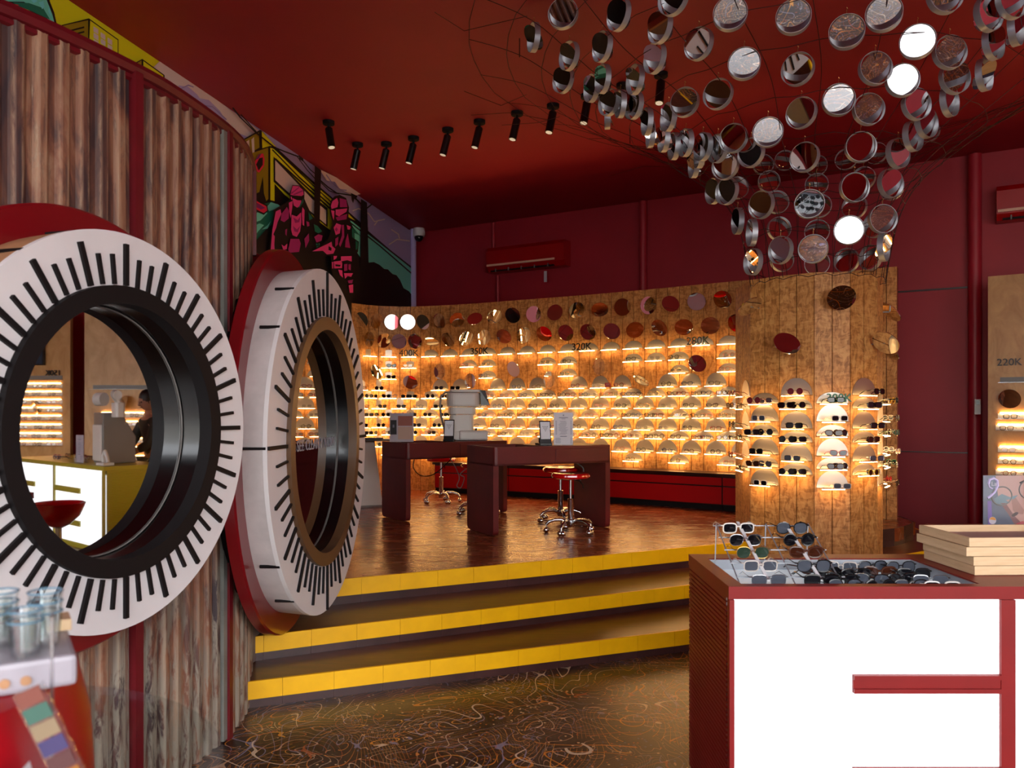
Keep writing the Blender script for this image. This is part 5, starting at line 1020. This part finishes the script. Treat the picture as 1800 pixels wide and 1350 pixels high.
MB().box((0, -.165, .17), (.2, .02, .3)).build('front_cover', M['cream'], r, bevel=.01); MB().box((0, -.08, .4), (.1, .06, .02), 0, Matrix.Rotation(0, 4, 'X')).build('screen', M['black_plastic'], r)
MB().tube([(0, .05, .42), (0, .05, .5), (-.02, .0, .56), (-.10, -.04, .57), (-.19, -.05, .56)], .04, 12).build('arm', M['cream'], r, True); MB().cyl((.0, -.10, .53), (.10, -.13, .53), .055, 20).build('eyepiece', M['cream'], r, True); MB().cyl((.10, -.13, .53), (.112, -.134, .53), .045, 20).build('eyepiece_rim', M['black_plastic'], r, True); MB().prism(rrect(.12, .1, .03, x0=-.26, y0=-.1), .38, .5).build('chin_rest', M['cream'], r, bevel=.008)
x, y = yp(.86, .10); card((x, y, .92), YA, .2, .31, 'tall printed price list in an acrylic stand on the yellow counter', 'list')
x, y = yp(.25, .12); r = empty('desk_phone', (x, y, .92), YA, 'cream telephone receiver on a cradle, yellow counter', 'telephone'); MB().box((0, 0, .015), (.18, .12, .03)).build('base', M['cream'], r, bevel=.006); MB().tube([(.04, 0, .03), (.05, 0, .1), (.0, 0, .15), (-.04, 0, .1), (-.07, 0, .03)], .02, 10).build('handset', M['cream'], r, True)
rnd = random.Random(30)
for k in range(16):
    x, y = yp(rnd.uniform(.9, 2.5), rnd.uniform(.1, .5)); kind = rnd.choice(SPECV); wall_spec((x, y, .921), YA+rnd.uniform(-.6, .6), f'{CN[kind[1]]} {kind[0]} spectacles lying on the yellow counter, {ORD[k+1]} of the scatter', kind, False, 'spectacles on the yellow counter')
# red bucket bar stool in front of it
r = empty('bar_stool', (2.85, 4.78, 0), 2.2, 'glossy red bucket bar stool seen in the nearer dial mirror', 'stool')
MB().lathe([(.03, .52), (.09, .55), (.16, .62), (.195, .70), (.205, .73), (.19, .735), (.16, .69), (.10, .655), (1e-5, .645)], 36).build('seat', M['red_gloss'], r, True); MB().cyl((0, 0, .03), (0, 0, .54), .025, 16).build('column', M['chrome'], r, True); MB().lathe([(.2, 0), (.2, .008), (.05, .03), (.025, .04)], 32).build('base', M['chrome'], r, True); MB().tube([(.03, 0, .26), (.18, -.08, .26), (.2, 0, .26), (.18, .08, .26), (.03, 0, .26)], .009, 8).build('foot_rest', M['chrome'], r, True)
# staff member behind the yellow counter
def person(loc, rz):
    r = empty('person', loc, rz, 'person in a dark shirt leaning on the yellow counter holding a phone', 'person')
    def skin(name, verts, edges, radii, m, lv=2, par=None):
        me = bpy.data.meshes.new(name); me.from_pydata(verts, edges, []); o = bpy.data.objects.new(name, me); COL.objects.link(o); o.parent = par or r
        md = o.modifiers.new('skin', 'SKIN'); 
        for i, q in enumerate(radii): me.skin_vertices[0].data[i].radius = (q, q) if not isinstance(q, tuple) else q
        me.skin_vertices[0].data[0].use_root = True; s_ = o.modifiers.new('sub', 'SUBSURF'); s_.levels = lv; s_.render_levels = lv; me.materials.append(m)
        md.use_smooth_shade = True; return o
    V = [(0, 0, .95), (0, -.02, 1.12), (0, -.05, 1.3), (0, -.07, 1.40), (0, -.08, 1.47), (0, -.09, 1.53),
         (.17, -.07, 1.36), (.22, -.18, 1.12), (.14, -.38, 1.0), (.08, -.44, .985), (-.17, -.07, 1.36), (-.22, -.18, 1.12), (-.12, -.38, .99), (-.06, -.43, .985),
         (.09, 0, .88), (.1, -.02, .5), (.1, .02, .1), (.1, -.08, .04), (-.09, 0, .88), (-.1, -.02, .5), (-.1, .02, .1), (-.1, -.08, .04)]
    E_ = [(0, 1), (1, 2), (2, 3), (3, 4), (4, 5), (3, 6), (6, 7), (7, 8), (8, 9), (3, 10), (10, 11), (11, 12), (12, 13), (0, 14), (14, 15), (15, 16), (16, 17), (0, 18), (18, 19), (19, 20), (20, 21)]
    Rd = [(.15, .11), (.13, .10), (.16, .11), (.09, .08), .052, .05, .06, .046, .034, .03, .06, .046, .034, .03, .085, .06, .045, .04, .085, .06, .045, .04]
    skin('body', V, E_, Rd, M['skin'])
    SV = [(0, 0, .93), (0, -.02, 1.12), (0, -.05, 1.3), (0, -.07, 1.38), (.17, -.07, 1.36), (.22, -.18, 1.12), (.17, -.3, 1.04), (-.17, -.07, 1.36), (-.22, -.18, 1.12), (-.16, -.3, 1.04)]
    skin('shirt', SV, [(0, 1), (1, 2), (2, 3), (3, 4), (4, 5), (5, 6), (3, 7), (7, 8), (8, 9)], [(.165, .125), (.145, .115), (.175, .125), (.09, .085), .072, .058, .05, .072, .058, .05], M['shirt'])
    skin('trousers', [(0, 0, .95), (.09, 0, .88), (.1, -.02, .5), (.1, .02, .1), (-.09, 0, .88), (-.1, -.02, .5), (-.1, .02, .1)], [(0, 1), (1, 2), (2, 3), (0, 4), (4, 5), (5, 6)], [(.155, .115), .095, .072, .06, .095, .072, .06], M['ink'])
    h = MB().ball((0, 0, 0), .1, 20, 0, None, (.78, .95, 1.18)).build('head', M['skin'], r, True, loc=(0, -.10, 1.62), rot=(.25, 0, 0))
    MB().tube([(0, -.09, .01), (0, -.115, -.02), (0, -.09, -.03)], .012, 8).build('nose', M['skin'], h, True); MB().tube([(-.022, -.088, -.055), (0, -.094, -.056), (.022, -.088, -.055)], .005, 6).build('mouth', M['lens_pink'], h, True)
    for s_ in (-1, 1): MB().ball((s_*.03, -.083, .01), .01, 8).build('eye', M['ink'], h, True); MB().ball((s_*.078, 0, -.01), .02, 8, 0, None, (.4, .8, 1.2)).build('ear', M['skin'], h, True)
    MB().ball((0, .014, .028), .106, 20, 0, None, (.82, .95, 1.12)).build('hair', M['hair'], h, True)
    for s_, hx, hy in ((1, .06, -.46), (-1, -.04, -.45)):
        for f in range(4):
            fx = hx+s_*(.02-f*.014); o = skin('finger', [(hx+s_*.006, hy+.02, .985), (fx, hy-.02, .99), (fx-s_*.004, hy-.05+(f == 3)*.012, .982), (fx-s_*.008, hy-.065+(f == 3)*.015, .968)], [(0, 1), (1, 2), (2, 3)], [.012, .009, .008, .007], M['skin'], 1)
        skin('thumb', [(hx, hy+.025, .985), (hx-s_*.025, hy+.0, 1.0), (hx-s_*.03, hy-.03, 1.005)], [(0, 1), (1, 2)], [.013, .010, .008], M['skin'], 1)
    return r
x, y = yp(.88, .97); person((x, y, 0), YA)
x, y = yp(.86, .52); o = MB().box((0, 0, 0), (.15, .075, .009)).build('phone', M['black_plastic'], loc=(x, y, 1.0), rot=(.3, 0, YA), bevel=.002); tag(o, 'black phone held by the person behind the yellow counter', 'phone')
# ================================================================ BLURRED FOREGROUND AT THE LEFT EDGE
r = empty('round_display_stand', (-.85, 1.0, 0), 0, 'glossy dark red barrel-shaped stand at the near left corner', 'stand')
MB().lathe([(.25, 0), (.27, .3), (.285, .7), (.29, .98), (.284, 1.08), (.268, 1.15), (.25, 1.156)], 48).build('body', M['barrel_red'], r, True)
MB().lathe([(.28, .985), (.46, .985), (.46, 1.0), (.28, 1.0)], 48, cap=False).build('ledge', M['acrylic'], r, True)
TA = math.radians(33); tr = empty('white_display_tray', (-.546, 1.0, 1.156), TA, 'white perforated tray on the red barrel stand', 'tray'); MB().box((-.25, .11, .02), (.5, .22, .038)).build('body', mat('tray_pale_grey', (158, 152, 160), .4), tr, bevel=.006)
for k in range(6): MB().lathe([(.006, 0), (.006, .0015)], 16, 0, Matrix.Translation((-.055-k*.022, -.0005, .016)) @ Matrix.Rotation(PI/2, 4, 'X')).build('hole', M['tan_board'], tr)
def trp(x, y): v = Matrix.Rotation(TA, 3, 'Z') @ Vector((x, y, 0)); return (-.546+v.x, 1.0+v.y)
GL = MB().lathe([(.016, 0), (.0205, .045), (.019, .045), (.015, .003), (1e-4, .003)], 24, cap=False).mesh('glass_tumbler', M['acrylic'], True); GR = MB().tube([(.0198*math.cos(2*PI*k/24), .0198*math.sin(2*PI*k/24), .045) for k in range(24)], .0013, 6, True).mesh('tinted_rim', mat('blue_glass_rim', (96, 130, 150), .1), True)
for i, (a, b, n) in enumerate(((-.032, .06, 3), (-.055, .022, 2), (-.08, .09, 3), (-.115, .045, 2))):
    x, y = trp(a, b)
    for k in range(n):
        g = empty('glass_tumbler', (x, y, 1.1955+k*.013), 0, f'clear tumbler with blue rim, {["bottom", "middle", "top"][k]} of the {ORD[i+1]} nested stack on the white tray', 'glass', 'tumblers on the white tray'); put('body', GL, g, rot=(0, 0, i)); put('tinted_rim', GR, g)
x, y = trp(-.012, .15); r = empty('timber_block', (x, y, 1.196), TA, 'small pale timber block at the white tray\'s corner', 'block'); MB().box((0, 0, .008), (.03, .05, .016)).build('body', M['pale_wood'], r, bevel=.002)
r = empty('acrylic_divider', (-.543, .94, 1.0), .5, 'tall clear upright acrylic panel before the white tray', 'panel'); MB().box((0, 0, .13), (.004, .03, .26)).build('sheet', clear('frosted_acrylic', (.72, .72, .76, 1), .2, .2), r)
r = empty('brochure_holder', (-.455, .9, 1.0), .15, 'tilted acrylic holder with colourful leaflets at the near left corner', 'brochure holder'); T = Matrix.Rotation(-.42, 4, 'Y')
MB().box((0, 0, .11), (.034, .006, .20), 0, T).build('acrylic_case', M['acrylic'], r)
for k, c in enumerate(((176, 90, 70), (80, 140, 120), (200, 170, 130), (84, 70, 140), (120, 60, 60), (230, 140, 40), (100, 150, 190), (190, 80, 60), (90, 80, 150))): MB().box((0, -.0045, .20-k*.02), (.028, .001, .018), 0, T).build('leaflet_patch', mat('leaflet_%d' % k, tuple(int(x*.62) for x in c), .5), r)
for k, x in enumerate((-.585, -.545)):
    r = empty('folded_card', (x, .90, 1.0), .2, ['left', 'right'][k]+' white folded card standing before the red barrel stand', 'card'); MB().prism([(-.025, 0), (0, .105), (.025, 0), (.019, 0), (0, .088), (-.019, 0)], 0, .02, 0, Matrix.Rotation(PI/2, 4, 'X')).build('sheet', M['paper'], r)
